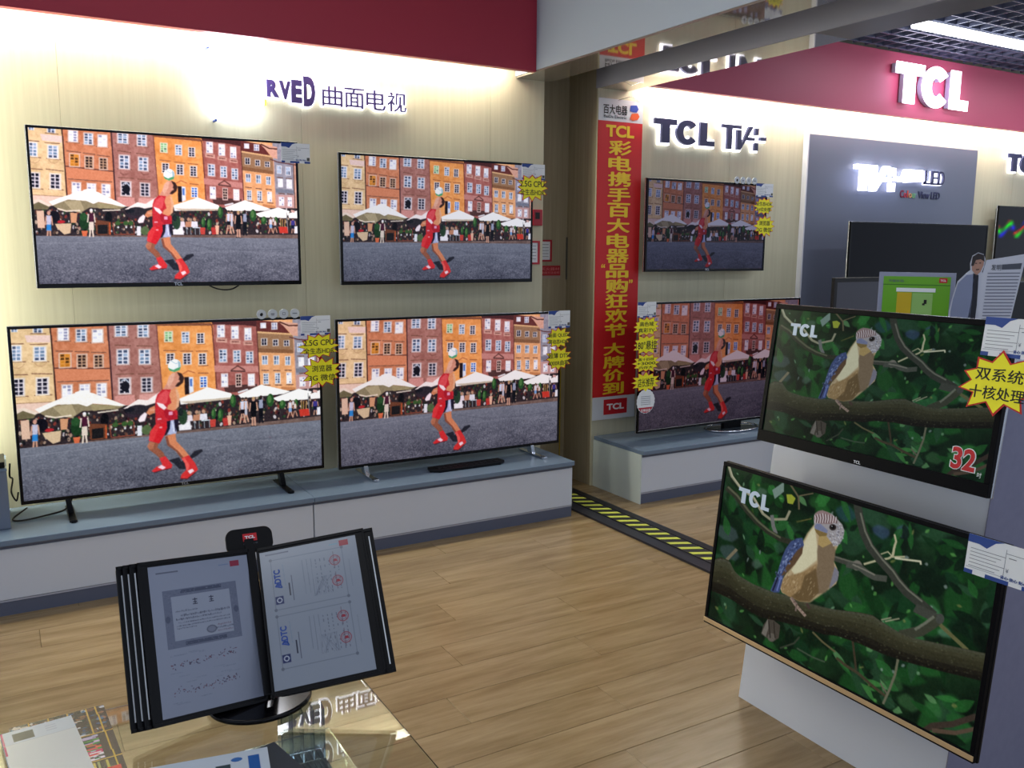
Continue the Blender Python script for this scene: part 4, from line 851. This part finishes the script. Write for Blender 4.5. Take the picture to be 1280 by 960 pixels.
label_card((2.752, 4.605, 1.992), .160, .090, 'white price label at the top right corner of the upper middle television')
label_card((1.347, 4.458, 1.136), .158, .100, 'white price label beside the round badges on the largest television')
label_card((2.858, 4.458, 1.112), .155, .104, 'white price label on the television beside the recess, lower row')
label_card((4.69, 4.628, 1.956), .166, .092, 'white price label right of the badges on the dim wall television')
label_card((3.515, 4.438, 1.155), .150, .098, 'white price label on the left corner of the lower dim television')

def star(loc, w_, h_, lines, lab, n=12, R=None, seed=1, tail=None, tw=.72):
    rs = random.Random(seed)
    t = empty('star_card', loc, R, label=lab, cat='star card', group='yellow star cards with handwriting')
    def ring(k, grow):
        pts = []
        for i in range(n*2):
            a = 2*math.pi*i/(n*2)+math.pi/2; jit = rs2[i]
            rr = (1.0*jit if i % 2 == 0 else .68)
            x = w_/2*rr*math.cos(a); z = h_/2*rr*math.sin(a); q = max(abs(math.cos(a)), .8*abs(math.sin(a)))
            f = 1/(q**.28)
            x *= f; z *= f; l = math.hypot(x, z); pts.append((x*(l+grow*(1.5 if i % 2 == 0 else .9))/l, z*(l+grow*(1.5 if i % 2 == 0 else .9))/l))
        return pts
    rs2 = [rs.uniform(.88, 1.06) for _ in range(n*2)]
    b_ = min(w_, h_)*.035
    MB().prism(ring(0, 0), -.0012, 0).build('red_edge', M_redb, t); MB().prism(ring(0, -b_), -.0022, -.0014).build('yellow_face', M_yellow, t)
    nl = len(lines); hh = h_*.62/nl
    for i, ln in enumerate(lines):
        zc = h_*.29-hh*(i+.5); sc = min(1, .34+.11*len(ln))
        text(ln, (-w_*tw/2*sc, w_*tw/2*sc, zc-hh*.36, zc+hh*.36), M_ink, t, name='handwriting', depth=.0004, y=-.0027, bold=.012)
    return t
G2 = .002
star((2.822, 4.60, 1.945), .235, .155, ['2.5G CPU', '全生态HDR'], 'star card below the label on the upper middle television', seed=3)
star((1.440, 4.455, 1.078), .225, .135, ['2.5G CPU', '全生态HDR'], 'upper star card on the largest television', seed=4)
star((1.452, 4.451, .940), .225, .155, ['浏览器', '3G 微信'], 'lower star card on the largest television', seed=5)
star((2.928, 4.455, 1.052), .190, .125, ['曲面 QLED', '高动态HDR'], 'upper star card on the television beside the recess', seed=6)
star((2.928, 4.451, .925), .200, .145, ['超薄 DTS', '4000R曲率'], 'lower star card on the television beside the recess', seed=7)
star((4.765, 4.62, 1.890), .205, .125, ['全生态HDR', '64位处理'], 'upper star card on the dim wall television', seed=8)
star((4.775, 4.616, 1.752), .215, .150, ['浏览器', '3G 微信'], 'lower star card on the dim wall television', seed=9)
for i, (z, L_) in enumerate(((1.095, ['高色域', '真彩TV']), (.980, ['180°悬挂']), (.862, ['真十四核', '+3000', '内存大']), (.738, ['店长推荐']))):
    star((3.588, 4.434-i*.003, z), .235, .128, L_, ['topmost', 'second', 'third', 'lowest'][i]+' star card down the left edge of the lower dim television', seed=12+i)
t = empty('round_price_tag', (3.592, 4.424, .612), label='scalloped white tag with red base below the star cards on the dim television', cat='price tag')
MB().prism([((.072+.003*(i % 2))*math.cos(a), (.078+.003*(i % 2))*math.sin(a)+.0) for i, a in enumerate(np.linspace(0, 2*math.pi, 41)[:-1])], -.001, 0).build('card', M_card, t)
MB().prism([(x, z) for x, z in arc(0, 0, .070, .076, 212, 328, 12)], -.002, -.0011).build('red_base', mat('tag_red', (190, 40, 60), .5), t); text('至尊品质', (-.04, .04, -.068, -.05), M_whitep, t, depth=.0004, y=-.0026, bold=.02)
mb = MB(); [mb.box(-.04, .04, -.0016, -.0011, .03-k*.013, .033-k*.013) for k in range(5)]; mb.build('print_lines', M_line, t)

# black tray lying in front of the television beside the recess
kb = empty('remote_tray', (2.27, 4.40, .3436), label='flat black keypad lying on the cabinet before the television by the recess', cat='keypad')
MB().prismz([(-.235, -.02), (-.19, -.055), (.2, -.055), (.245, -.02), (.235, .045), (-.22, .045)], 0, .016).build('body', M_black, kb, bev=.003)
for r in range(3):
    for c in range(12): MB().box(-.19+c*.033, -.165+c*.033, -.035+r*.024, -.017+r*.024, .0162, .0185).build('key', M_matte, kb)

# cables
def cable(pts, r, lab):
    P = [Vector(p) for p in pts]; out = []
    for i in range(len(P)-1):
        p0, p1, p2, p3 = P[max(i-1, 0)], P[i], P[i+1], P[min(i+2, len(P)-1)]
        for k in range(6):
            t_ = k/6; out.append(.5*((2*p1)+(-p0+p2)*t_+(2*p0-5*p1+4*p2-p3)*t_*t_+(-p0+3*p1-3*p2+p3)*t_**3))
    out.append(P[-1]); o = MB().tube([tuple(p) for p in out], r, 6).build('power_cable', M_matte, smooth=True, label=lab, cat='cable'); return o
cable([(.005, 4.55, .60), (.001, 4.6, .53), (.012, 4.66, .50), (.002, 4.66, .44), (.02, 4.62, .405), (.03, 4.64, .44)], .004, 'thin black cable looping beside the grey box at the left edge')
cable([(.25, 4.54, .41), (.22, 4.56, .352), (.12, 4.50, .349), (.03, 4.47, .349), (-.0, 4.52, .349), (.06, 4.6, .37)], .004, 'black cable lying on the cabinet under the largest television')
cable([(.90, 4.67, 1.42), (.98, 4.665, 1.375), (1.06, 4.665, 1.372), (1.13, 4.67, 1.42)], .004, 'black cable sagging under the upper left television')

# ------------------------------------------------------------------ sloping pedestal with the two bird televisions
TH = .12
pd = empty('display_pedestal', (2.21, 1.36, 0), label='white sloping pedestal with a lavender-grey side carrying the two bird screens', cat='pedestal')
sl = math.tan(TH); PH = 1.30
def wedge(x0, x1, y0, y1, z1):
    mb = MB(); mb.v = [(x0, y0, 0), (x1, y0, 0), (x1, y1, 0), (x0, y1, 0), (x0+sl*z1, y0, z1), (x1, y0, z1), (x1, y1, z1), (x0+sl*z1, y1, z1)]
    mb.f = [(0, 3, 2, 1), (4, 5, 6, 7), (0, 1, 5, 4), (1, 2, 6, 5), (2, 3, 7, 6), (3, 0, 4, 7)]; return mb
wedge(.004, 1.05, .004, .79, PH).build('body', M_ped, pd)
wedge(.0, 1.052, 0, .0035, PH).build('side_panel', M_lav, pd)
MB().box(sl*PH+.0, 1.06, -.004, .794, PH+.0005, PH+.015).build('top_board', M_ped, pd)
M_bez = mat('satin_black_bezel', (12, 12, 16), .4, spec=.08)
def Rtv(th): return Matrix(((0, math.cos(th), math.sin(th)), (-1, 0, 0), (0, -math.sin(th), math.cos(th))))
def bird_tv(lab, Xb, zb, yf, W, H, th, smat, **k):
    t = tv(lab, W, H, (Xb, yf, zb), BIRD, smat, R=Rtv(th), group='bird televisions on the pedestal', depth=.06, frame_m=M_bez, **k)
    gap = (2.21+sl*(zb+H/2)-Xb-math.sin(th)*H/2)*.97
    MB().box(W/2-.1, W/2+.1, .0605, gap, H/2-.07, H/2+.07).build('mount', M_matte, t)
    return t
tl = bird_tv('lower television on the pedestal showing a perched bird, gold strip below', 2.05, .3134, 2.172, .987, .568, .108, B2, bezel=.013, chin=.024, chin_m=M_gold, edge_m=M_black)
tu = bird_tv('upper television on the pedestal showing a perched bird with a red 32 sticker', 2.13, .977, 2.046, .787, .448, .1305, B1, bezel=.016, chin=.036, logo=.012)
M_scr = mat('screen_lettering_light', (120, 130, 140), .4, emit=(170, 186, 204), es=.55)
for t, W, H in ((tl, .987, .568), (tu, .787, .448)):
    scr = [c for c in t.children if c.name.startswith('screen') and not c.name.startswith('screen_glass')][0]
    logo_tcl(MB(), .072, .215, .80, .895, -.0012, -.0002).build('screen_lettering', M_scr, scr)
st = empty('size_sticker', (2.13, 2.046, .977), Rtv(.1305), label='red 32 sticker at the lower right of the upper bird screen', cat='sticker')
text('32', (.674, .746, .054, .116), M_card, st, name='white_edge', depth=.0006, y=-.0012, bold=.06); text('32', (.677, .743, .056, .114), M_logor, st, name='red_figures', depth=.0006, y=-.0022, bold=.03)
text('吋', (.752, .764, .046, .060), M_whitep, st, name='white_print', depth=.0006, y=-.0012, bold=.0)
def on_tv(Xb, zb, yf, th, u, v, out): 
    R = Rtv(th); return tuple(Vector((Xb, yf, zb))+R @ Vector((u, -out, v)))
R1, R2 = Rtv(.1305), Rtv(.108)
label_card(on_tv(2.13, .977, 2.046, .1305, .713, .358, .008), .165, .098, 'white price label at the top right of the upper bird television', R1)
label_card(on_tv(2.05, .3134, 2.172, .108, .893, .474, .008), .185, .100, 'white price label at the top right of the lower bird television', R2)
star(on_tv(2.13, .977, 2.046, .1305, .775, .292, .014), .215, .150, ['双系统', '十核处理'], 'big star card on the upper bird television at the right edge', n=10, R=R1, seed=22, tw=.85)

# green card and cut-out figure on the pedestal
Rf = Matrix.Rotation(-.96, 3, 'Z')
gc = empty('acrylic_sign_holder', (2.585, 1.825, PH+.0155), Rf, label='clear acrylic holder with a green leaflet standing on the pedestal', cat='sign holder')
MB().box(-.135, .135, -.004, .004, .0, .232).build('acrylic_frame', mat('acrylic_edge', (150, 154, 176), .2), gc, bev=.002); MB().box(-.135, .135, -.03, .05, 0, .004).build('foot', mat('acrylic_foot', (150, 154, 176), .2), gc)
MB().box(-.118, .118, -.0056, -.0042, .012, .217).build('leaflet', mat('leaflet_green', (108, 176, 36), .4), gc); MB().box(-.118, .118, -.0060, -.0057, .186, .189).build('divider', mat('leaflet_dark_green', (60, 120, 30), .4), gc)
MB().box(.078, .106, -.0064, -.0057, .196, .213).build('red_badge', M_logor, gc); text('TCL', (.082, .102, .201, .208), M_whitep, gc, depth=.0003, y=-.0068, bold=.03)
MB().box(-.070, .068, -.0062, -.0057, .162, .176).build('white_line', M_card, gc); MB().box(-.066, -.014, -.0064, -.0057, .05, .160).build('yellow_block', mat('leaflet_yellow', (206, 176, 30), .5), gc); MB().box(-.012, .060, -.0062, -.0057, .05, .158).build('pale_block', mat('leaflet_pale', (150, 196, 110), .5), gc)
text('节能补贴', (-.10, -.045, .196, .206), M_plinth, gc, depth=.0003, y=-.0066); mb = MB(); mb.box(.030, .040, -.0066, -.0063, .12, .135); mb.box(.025, .034, -.0066, -.0063, .115, .122); mb.build('print', M_ink, gc)
gc.scale = (.84, 1, .90)
pf = empty('cutout_standee', (2.622, 1.605, PH+.0155), Rf, label='cardboard cutout of a man in a pale jacket beside a page of text', cat='standee')
H = .305; k = H/120.
def P2(pts): return [((x-1232)*k*.85, (425-y)*k) for x, y in pts]
sil = [(1184, 425), (1184, 388), (1187, 372), (1192, 352), (1202, 342), (1207, 338), (1206, 330), (1208, 321), (1215, 317), (1222, 319), (1225, 325), (1224, 334), (1222, 340), (1224, 345), (1224, 425)]
board = [(1220, 425), (1222, 345), (1226, 326), (1275, 318), (1262, 400), (1258, 425)]
cb = MB().prism(P2(sil), -.003, 0).prism(P2(board), -.0032, .0002).build('board', mat('cut_board', (200, 202, 214), .5), pf)
MB().prism(P2([(1186, 390), (1188, 373), (1193, 354), (1203, 344), (1211, 343), (1213, 350), (1211, 425), (1188, 425)]), -.0045, -.0034).build('jacket', mat('pale_jacket', (132, 140, 168), .6), pf)
MB().prism(P2([(1211, 342), (1218, 344), (1219, 380), (1217, 425), (1206, 425), (1212, 370)]), -.0045, -.0034).build('dark_shirt', mat('dark_shirt', (34, 34, 46), .6), pf)
MB().prism(P2([(1208, 327), (1215, 320), (1223.3, 323), (1223, 332), (1220, 340), (1215, 344.5), (1209, 338)]), -.0045, -.0034).build('face', mat('printed_face', (176, 134, 116), .6), pf)
MB().prism(P2([(1207.5, 333), (1208.5, 322), (1215, 317.8), (1222.5, 320), (1224, 328), (1219, 325), (1213, 326), (1210.5, 333)]), -.0052, -.0046).build('hair', mat('printed_hair', (48, 42, 44), .6), pf)
mb = MB(); 
for x, y in ((1213.5, 330), (1218.5, 329.6)): mb.prism(P2([(x-1, y-.6), (x+1, y-.6), (x+1, y+.4), (x-1, y+.4)]), -.0054, -.0046)
mb.prism(P2([(1214, 337), (1218, 336.6), (1218, 337.6), (1214, 338)]), -.0054, -.0046); mb.build('facial_features', M_ink, pf)
mb = MB()
for i in range(20):
    y = 341+i*3.9; x0 = 1229-i*.15; x1 = 1269-i*.55
    mb.prism(P2([(x0, y), (x1, y-1), (x1, y+.3), (x0, y+1.3)]), -.0042, -.0035)
mb.build('text_lines', mat('text_grey', (120, 122, 140), .6), pf); MB().prism(P2([(1246, 331), (1270, 329), (1269, 336), (1246, 337)]), -.0046, -.0035).build('title_bar', mat('title_dark', (76, 80, 92), .6), pf)
text('发明', (P2([(1233, 0)])[0][0], P2([(1245, 0)])[0][0], (425-338)*k, (425-331)*k), M_matte, pf, depth=.0005, y=-.0044)
MB().box(-.06, .06, .0005, .05, 0, .006).build('rear_foot', M_card, pf)

# ------------------------------------------------------------------ glass table and what stands on it
TZ = .642
gt = empty('glass_table', (.05, 1.45, 0), label='clear glass display table in the foreground under the certificate stand', cat='table')
gt_top = MB().box(-.75, .60, -.55, .45, TZ-.010, TZ).build('glass_top', M_glass, gt, bev=.002)
MB().box(-.72, .54, .06, .38, .494, .502).build('glass_shelf', M_glass, gt); MB().box(-.732, -.722, -.45, .43, .0005, TZ-.0105).build('glass_leg_panel', M_glass, gt); MB().box(.5615, .5715, -.50, -.26, .0005, TZ-.0105).build('glass_leg_panel', M_glass, gt)

def mag(loc, w_, h_, ang, lab, arr, thick=.006, cat='magazine', nm='magazine', spine=M_card):
    t = empty(nm, loc, Matrix.Rotation(ang, 3, 'Z'), label=lab, cat=cat)
    MB().box(0, w_, 0, h_, 0, thick).build('pages', spine, t)
    me = pic_mesh(nm+'_print', arr); o = bpy.data.objects.new('cover', me); COL.objects.link(o); me.materials.append(PM); o.parent = t
    o.rotation_euler = (-math.pi/2, 0, 0); o.location = (0, h_*0, thick+.0004); o.scale = (w_, 1, h_)
    # picture x-z plane laid flat: z runs to +y
    o.rotation_euler = (-math.pi/2, 0, 0); o.matrix_local = Matrix.Translation((0, 0, thick+.0004)) @ Matrix(((1, 0, 0, 0), (0, 0, 1, 0), (0, -1, 0, 0), (0, 0, 0, 1))) @ Matrix.Diagonal((w_, 1, h_, 1))
    return t
PM = print_mat('glossy_print', .25)
W_, H_ = 120, 170
a = Pic(W_, H_, [(0, 0), (W_, 0), (W_, H_), (0, H_)], (206, 212, 214)); a.T = None
a.rect(0, W_, 0, 34, (196, 206, 216)); a.rect(18, 52, 9, 30, (70, 76, 78)); [a.rect(72, 90, 10+i*6, 12+i*6, (176, 184, 200)) for i in range(3)]; a.rect(0, 4, 0, 60, (196, 40, 110)); a.line([(0, 35), (W_, 35)], 1, (180, 186, 190))
b_ = Pic(W_, H_, [(0, 0), (W_, 0), (W_, H_), (0, H_)], (38, 38, 46)); b_.T = None
pal = [(60, 90, 130), (200, 190, 180), (60, 70, 60), (150, 110, 80), (30, 30, 36), (90, 120, 150), (210, 214, 220), (120, 90, 70)]
for i in range(8):
    for j in range(5):
        x0, y0 = j*24, i*12
        for _ in range(6): b_.ell(x0+rng.uniform(3, 21), y0+rng.uniform(2, 10), rng.uniform(2, 6), rng.uniform(1, 4), pal[rng.integers(8)])
for j in range(1, 5): b_.line([(j*24, 0), (j*24, 96)], 1.6, (206, 170, 80))
b_.a[64:] = (32, 32, 40); b_.line([(0, 63), (120, 63)], 1.6, (206, 170, 80)); cc = [(206, 60, 110), (240, 230, 240), (230, 90, 60), (60, 140, 60), (200, 190, 220), (40, 40, 60)]
for i in range(13):
    c0 = cc[rng.integers(6)]; b_.poly([(74, 68+i*4), (100, 66+i*4), (100, 70+i*4), (74, 72+i*4)], c0)
    b_.rect(78+rng.uniform(0, 10), 90+rng.uniform(0, 8), 67+i*4, 69+i*4, cc[rng.integers(6)])
for i in range(6): b_.rect(74+i*5, 77+i*5, 124, 150, [(150, 160, 100), (60, 60, 50), (206, 190, 90)][i % 3])
b_.line([(0, 121), (120, 121)], 1.2, (206, 170, 80)); b_.line([(108, 0), (112, 170)], 2, (206, 170, 60)); b_.rect(98, 114, 140, 156, (220, 60, 50))
mag((-.100, 1.60, TZ+.0075), .172, .30, .05, 'glossy magazine with small coloured photographs and gold lines, under the white booklet', np.clip(b_.a, 0, 255)/255, .006)
bpy.data.objects['magazine'].location = (-.022, 1.60, TZ+.001)
mag((-.11, 1.655, TZ+.009), .125, .26, .10, 'white booklet with a dark rectangle on its cover, at the left on the glass table', np.clip(a.a, 0, 255)/255, .010, cat='booklet', nm='booklet')
bpy.data.objects['booklet'].location = (-.026, 1.60, TZ+.0085)
c_ = Pic(60, 90, [(0, 0), (60, 0), (60, 90), (0, 90)], (70, 50, 90)); c_.T = None
for i in range(30): c_.rect(i*2, i*2+2, 0, 90, (60+rng.uniform(-30, 60), 40+rng.uniform(-10, 40), 80+rng.uniform(-20, 60)))
mag((-.262, 1.62, TZ+.001), .20, .28, .06, 'dark purple magazine at the left edge behind the white booklet', np.clip(c_.a, 0, 255)/255, .007, cat='leaflet', nm='purple_magazine')
bro = Pic(150, 110, [(0, 0), (150, 0), (150, 110), (0, 110)], (206, 216, 226)); bro.T = None
bro.rect(124, 138, 14, 110, (40, 96, 170)); bro.rect(84, 102, 26, 50, (60, 76, 80)); bro.ell(110, 18, 7, 5, (60, 110, 180)); bro.rect(36, 50, 40, 56, (60, 80, 110)); bro.ell(56, 26, 6, 4, (50, 100, 170)); bro.line([(0, 90), (90, 60), (150, 70)], 8, (226, 232, 238))
mag((.20, 1.40, TZ+.004), .215, .155, -.05, 'white and blue curled brochure in the foreground on the glass table', np.clip(bro.a, 0, 255)/255, .003, cat='brochure', nm='brochure')
bpy.data.objects['brochure'].location = (.148, 1.463, TZ+.0075); bpy.data.objects['brochure'].rotation_euler.z = -.18
fo = empty('folder', (.270, 1.392, TZ+.001), Matrix.Rotation(.2, 3, 'Z'), label='dark grey folder lying under the brochure', cat='folder')
MB().box(-.0, .175, 0, .175, 0, .004).build('cover', mat('folder_grey', (58, 62, 68), .4), fo, bev=.001)
rt = empty('ribbed_tray', (.497, 1.645, .5025), Matrix.Rotation(-.0, 3, 'Z'), label='dark ribbed tray on the lower glass shelf under the clear acrylic box', cat='tray')
MB().box(-.055, .045, -.11, .115, 0, .006).build('base', mat('tray_dark', (44, 48, 50), .4), rt)
for i in range(10): MB().box(-.052+i*.0098, -.048+i*.0098, -.108, .113, .0062, .009).build('rib', mat('tray_rib', (70, 76, 78), .4) if i == 0 else bpy.data.materials['tray_rib'], rt)
ah = empty('acrylic_box', (.497, 1.725, .512), Matrix.Rotation(-.1, 3, 'Z'), label='clear upright acrylic box seen through the glass beside the black stand base', cat='acrylic box')
for x in (-.044, -.022, .0, .022, .044): MB().box(x-.0012, x+.0012, -.018, .018, 0, .112).build('side_wall', M_acr, ah)
for y in (-.02, .02): MB().box(-.046, .046, y-.0012, y+.0012, 0, .112).build('front_wall', M_acr, ah)

# ------------------------------------------------------------------ certificate flip stand
fs = empty('certificate_stand', (.425, 1.81, TZ), label='black desktop flip stand with two certificate pages on the glass table', cat='display stand')
L0 = Vector((.425, 1.81, TZ))
n = 40; cxy = [(.108*math.cos(2*math.pi*i/n), -.035+.098*math.sin(2*math.pi*i/n)) for i in range(n)]
MB().prismz(cxy, .001, .012).build('base', M_gloss, fs, bev=.004, smooth=True); MB().prismz([(x*.45, y*.45+.02) for x, y in cxy], .0125, .03).build('base_hub', M_gloss, fs, bev=.005)
def frameM(c, r, u):
    r = Vector(r).normalized(); u = Vector(u); u = (u-r*u.dot(r)).normalized(); nrm = r.cross(u)   # towards viewer
    return Matrix(((r.x, -nrm.x, u.x, c[0]-L0.x), (r.y, -nrm.y, u.y, c[1]-L0.y), (r.z, -nrm.z, u.z, c[2]+1.6-L0.z), (0, 0, 0, 1)))
ML = frameM((.329, 1.803, -.794), (.981, .168, -.094), (.013, .429, .903)); MR = frameM((.55, 1.766, -.777), (.942, -.307, .138), (.076, .594, .801))
def rounded(x0, x1, z0, z1, r, n=4):
    return arc(x1-r, z1-r, r, r, 0, 90, n)+arc(x0+r, z1-r, r, r, 90, 180, n)+arc(x0+r, z0+r, r, r, 180, 270, n)+arc(x1-r, z0+r, r, r, 270, 360, n)
def page(M, dx, dz, dy, sheet, lx, rx):
    o = MB().prism(rounded(-.105-lx, .105+rx, -.1485-.012, .1485+.012, .010), 0, .0018).build('page_frame', M_black, fs); o.matrix_local = M @ Matrix.Translation((dx, dy, dz))
    if sheet is not None:
        q = put_pic('sheet', pic_mesh('certificate_print', sheet), PS, o, -.105, .105, -.1485, .1485, -.0006)
    else:
        MB().box(-.105-lx+.009, -.105-lx+.0115, -.0006, -.0001, -.142, .142).build('sheet_edge', M_card, o); MB().box(.105+rx-.0115, .105+rx-.009, -.0006, -.0001, -.142, .142).build('sheet_edge', M_card, o)
    rim = MB()
    a0, a1, b0, b1, e = -.105-lx, .105+rx, -.1605, .1605, .0045
    rim.box(a0, a1, -.003, -.0001, b0, b0+e*1.6); rim.box(a0, a1, -.003, -.0001, b1-e*1.6, b1); rim.box(a0, a0+e, -.003, -.0001, b0, b1); rim.box(a1-e, a1, -.003, -.0001, b0, b1)
    rim.build('rim', M_black, o, bev=.001)
    return o
PS = print_mat('sleeved_paper', .18)
# left certificate
W_, H_ = 210, 297
cL = Pic(2*W_, 2*H_, [(0, 0), (W_, 0), (W_, H_), (0, H_)], (176, 184, 208)); cL.T = ((0, 0), 1)
cL.rect(15, 60, 14, 17, (120, 126, 150)); cL.rect(170, 190, 9, 21, (176, 52, 82)); cL.rect(145, 166, 14, 16, (140, 160, 200))
cL.rect(24, 178, 52, 168, (128, 136, 164)); cL.rect(40, 162, 66, 154, (186, 194, 216)); cL.rect(60, 146, 54, 61, (84, 92, 122)); cL.rect(60, 146, 158, 165, (84, 92, 122))
for _ in range(500): 
    x, y = rng.uniform(26, 176), rng.uniform(54, 166)
    if not (40 < x < 162 and 66 < y < 154): cL.ell(x, y, 1.4, 1, [(112, 120, 148), (144, 152, 178)][rng.integers(2)], .7)
cL.ell(30, 110, 5, 7, (96, 104, 134)); cL.ell(172, 110, 5, 7, (96, 104, 134))
def scrib(p_, x0, x1, y, hgt, col, dens=1.6, al=.8):
    x = x0
    while x < x1: 
        w_ = rng.uniform(.8, 2.4); p_.rect(x, x+w_, y-hgt*rng.uniform(.3, 1), y+hgt*rng.uniform(.1, .6), col, al*rng.uniform(.5, 1)); x += w_+dens*rng.uniform(.2, .9)
INK = (70, 74, 100)
for x in (88, 122): cL.rect(x-5, x+5, 76, 78, INK); cL.rect(x-4, x+4, 81, 83, INK); cL.rect(x-1, x+1, 74, 86, INK); cL.rect(x-5, x+5, 85, 87, INK)
scrib(cL, 46, 90, 97, 3, INK); scrib(cL, 56, 158, 106, 3.4, INK); scrib(cL, 46, 140, 113, 3, INK); scrib(cL, 50, 156, 120, 2, INK); scrib(cL, 46, 156, 126, 2, INK); scrib(cL, 46, 86, 131, 2, INK)
cL.ell(116, 142, 11, 8, (120, 126, 150)); cL.ell(116, 142, 8, 5.5, (150, 156, 180)); scrib(cL, 128, 158, 136, 2.6, (130, 90, 110)); scrib(cL, 126, 162, 142, 3, INK); scrib(cL, 128, 160, 148, 2, (130, 100, 120))
for y0 in (200, 252):
    for i in range(70):
        x = 25+rng.uniform(0, 140); y = y0+rng.normal(0, 3.2)-(x/165)**3*9; col = [(80, 56, 84), (60, 50, 84), (130, 70, 90)][rng.integers(3)]; cL.line([(x, y), (x+rng.uniform(-3, 4), y+rng.uniform(-3, 3))], rng.uniform(.8, 1.8), col)
    for i in range(9): 
        x = rng.uniform(20, 150); scrib(cL, x, x+rng.uniform(12, 30), y0+[-20, 16, 22, -16][i % 4]+rng.uniform(-2, 2), 1.2, (140, 146, 170), 1, .8)
cL.half(); cL.a *= .80
cR = Pic(2*W_, 2*H_, [(0, 0), (W_, 0), (W_, H_), (0, H_)], (160, 168, 182)); cR.T = ((0, 0), 1)
cR.rect(12, 62, 7, 10, (110, 116, 136)); cR.rect(172, 192, 6, 19, (172, 34, 56)); cR.rect(150, 168, 11, 13, (130, 176, 196))
def ring(p_, x, y, r, col, w_=1.4):
    t_ = np.linspace(0, 2*math.pi, 25); p_.line([(x+r*math.cos(a), y+r*math.sin(a)) for a in t_], w_, col)
for y0 in (22, 146):
    y1 = y0+110
    for a_ in (((22, y0), (176, y0)), ((22, y1), (176, y1)), ((22, y0), (22, y1)), ((176, y0), (176, y1))): cR.line(a_, 1.2, (120, 126, 142))
    for x_, y_ in ((22, y0), (176, y0), (22, y1), (176, y1)): cR.ell(x_, y_, 3.4, 3.4, (120, 126, 142))
    cR.ell(32, y1-20, 8.6, 8.6, (54, 62, 110)); cR.rect(23.6, 40.4, y1-28.4, y1-11.6, (54, 62, 110)); ring(cR, 32, y1-20, 4.8, (206, 212, 226), 2.2)
    cR.line([(27, y1-50), (31, y1-56), (37, y1-54), (40, y1-46)], 3.4, (50, 84, 160))
    for i in range(9): cR.line([(88+i*9.5, y0+12), (88+i*9.5+rng.uniform(-1, 1), y1-14-rng.uniform(0, 16))], .8, (124, 130, 146)) if i < 3 else [cR.rect(88+i*9.5-1.2, 88+i*9.5+1.2, yy, yy+rng.uniform(2, 7), (104, 110, 130), .7) for yy in np.arange(y0+16, y1-14, 8) if rng.random() < .75]
    for i in range(16): cR.line([(104+rng.uniform(0, 44), y0+56), (104+rng.uniform(0, 44), y0+96)], .7, (112, 118, 136), .5)
    for yy in (y0+26, y0+72): ring(cR, 158, yy, 11, (166, 86, 100), 2); ring(cR, 158, yy, 7.5, (166, 100, 112), 1); cR.poly([(155, yy-3), (162, yy-3), (164, yy+3), (154, yy+3)], (176, 60, 76)); cR.line([(156, yy-20), (156, yy+18)], .9, (120, 96, 110))
    cR.rect(54, 57, y0+56, y0+84, (60, 64, 84)); cR.rect(61, 62.5, y0+40, y0+96, (96, 100, 120)); cR.line([(46, y0+14), (48, y0+60)], .8, (130, 150, 176))
    cR.line([(188, y0+30), (188, y0+90)], .8, (140, 146, 160))
cR.half(); cR.a *= .90
for i in (3, 2, 1): page(ML, -.011*i-.002, 0, .006*i+.002, None, .020, .004)
page(MR, .016, -.001, .006, None, .004, .024)
page(ML, 0, 0, 0, np.clip(cL.a, 0, 255)/255, .020, .006); rp = page(MR, 0, 0, 0, np.clip(cR.a, 0, 255)/255, .006, .020)
for z0 in (.062, -.062): text('ADTC', (-.080, -.066, z0, z0+.042), mat('certificate_blue', (40, 76, 160), .4), rp, depth=.0002, y=-.0012, bold=.03, rot90=True, name='print_lettering')
# spine, header and arm
HM = frameM((.440, 1.818, -.785), (.995, -.06, 0), (.045, .51, .86))
def hb(mb, nm, m, **k): o = mb.build(nm, m, fs, **k); o.matrix_local = HM; return o
hb(MB().box(-.010, .010, .0, .012, -.165, .168), 'spine', M_black, bev=.002)
hd = hb(MB().prism(rounded(-.048, .052, .138, .193, .018, 6), .004, .014), 'header', M_black, bev=.001)
MB().box(-.012, .018, .0030, .0038, .163, .180).build('header_badge', M_logor, hd); text('TCL', (-.008, .014, .1685, .175), M_whitep, hd, depth=.0004, y=.0024, bold=.04); text('○ ○ ○ ○ ○', (-.012, .018, .156, .159), M_line, hd, depth=.0004, y=.003)
MB().tube([(.06, .055, .012), (.065, .075, .05), (.055, .075, .12), (.045, .065, .18)], .010, 10).build('support_arm', M_black, fs, smooth=True)
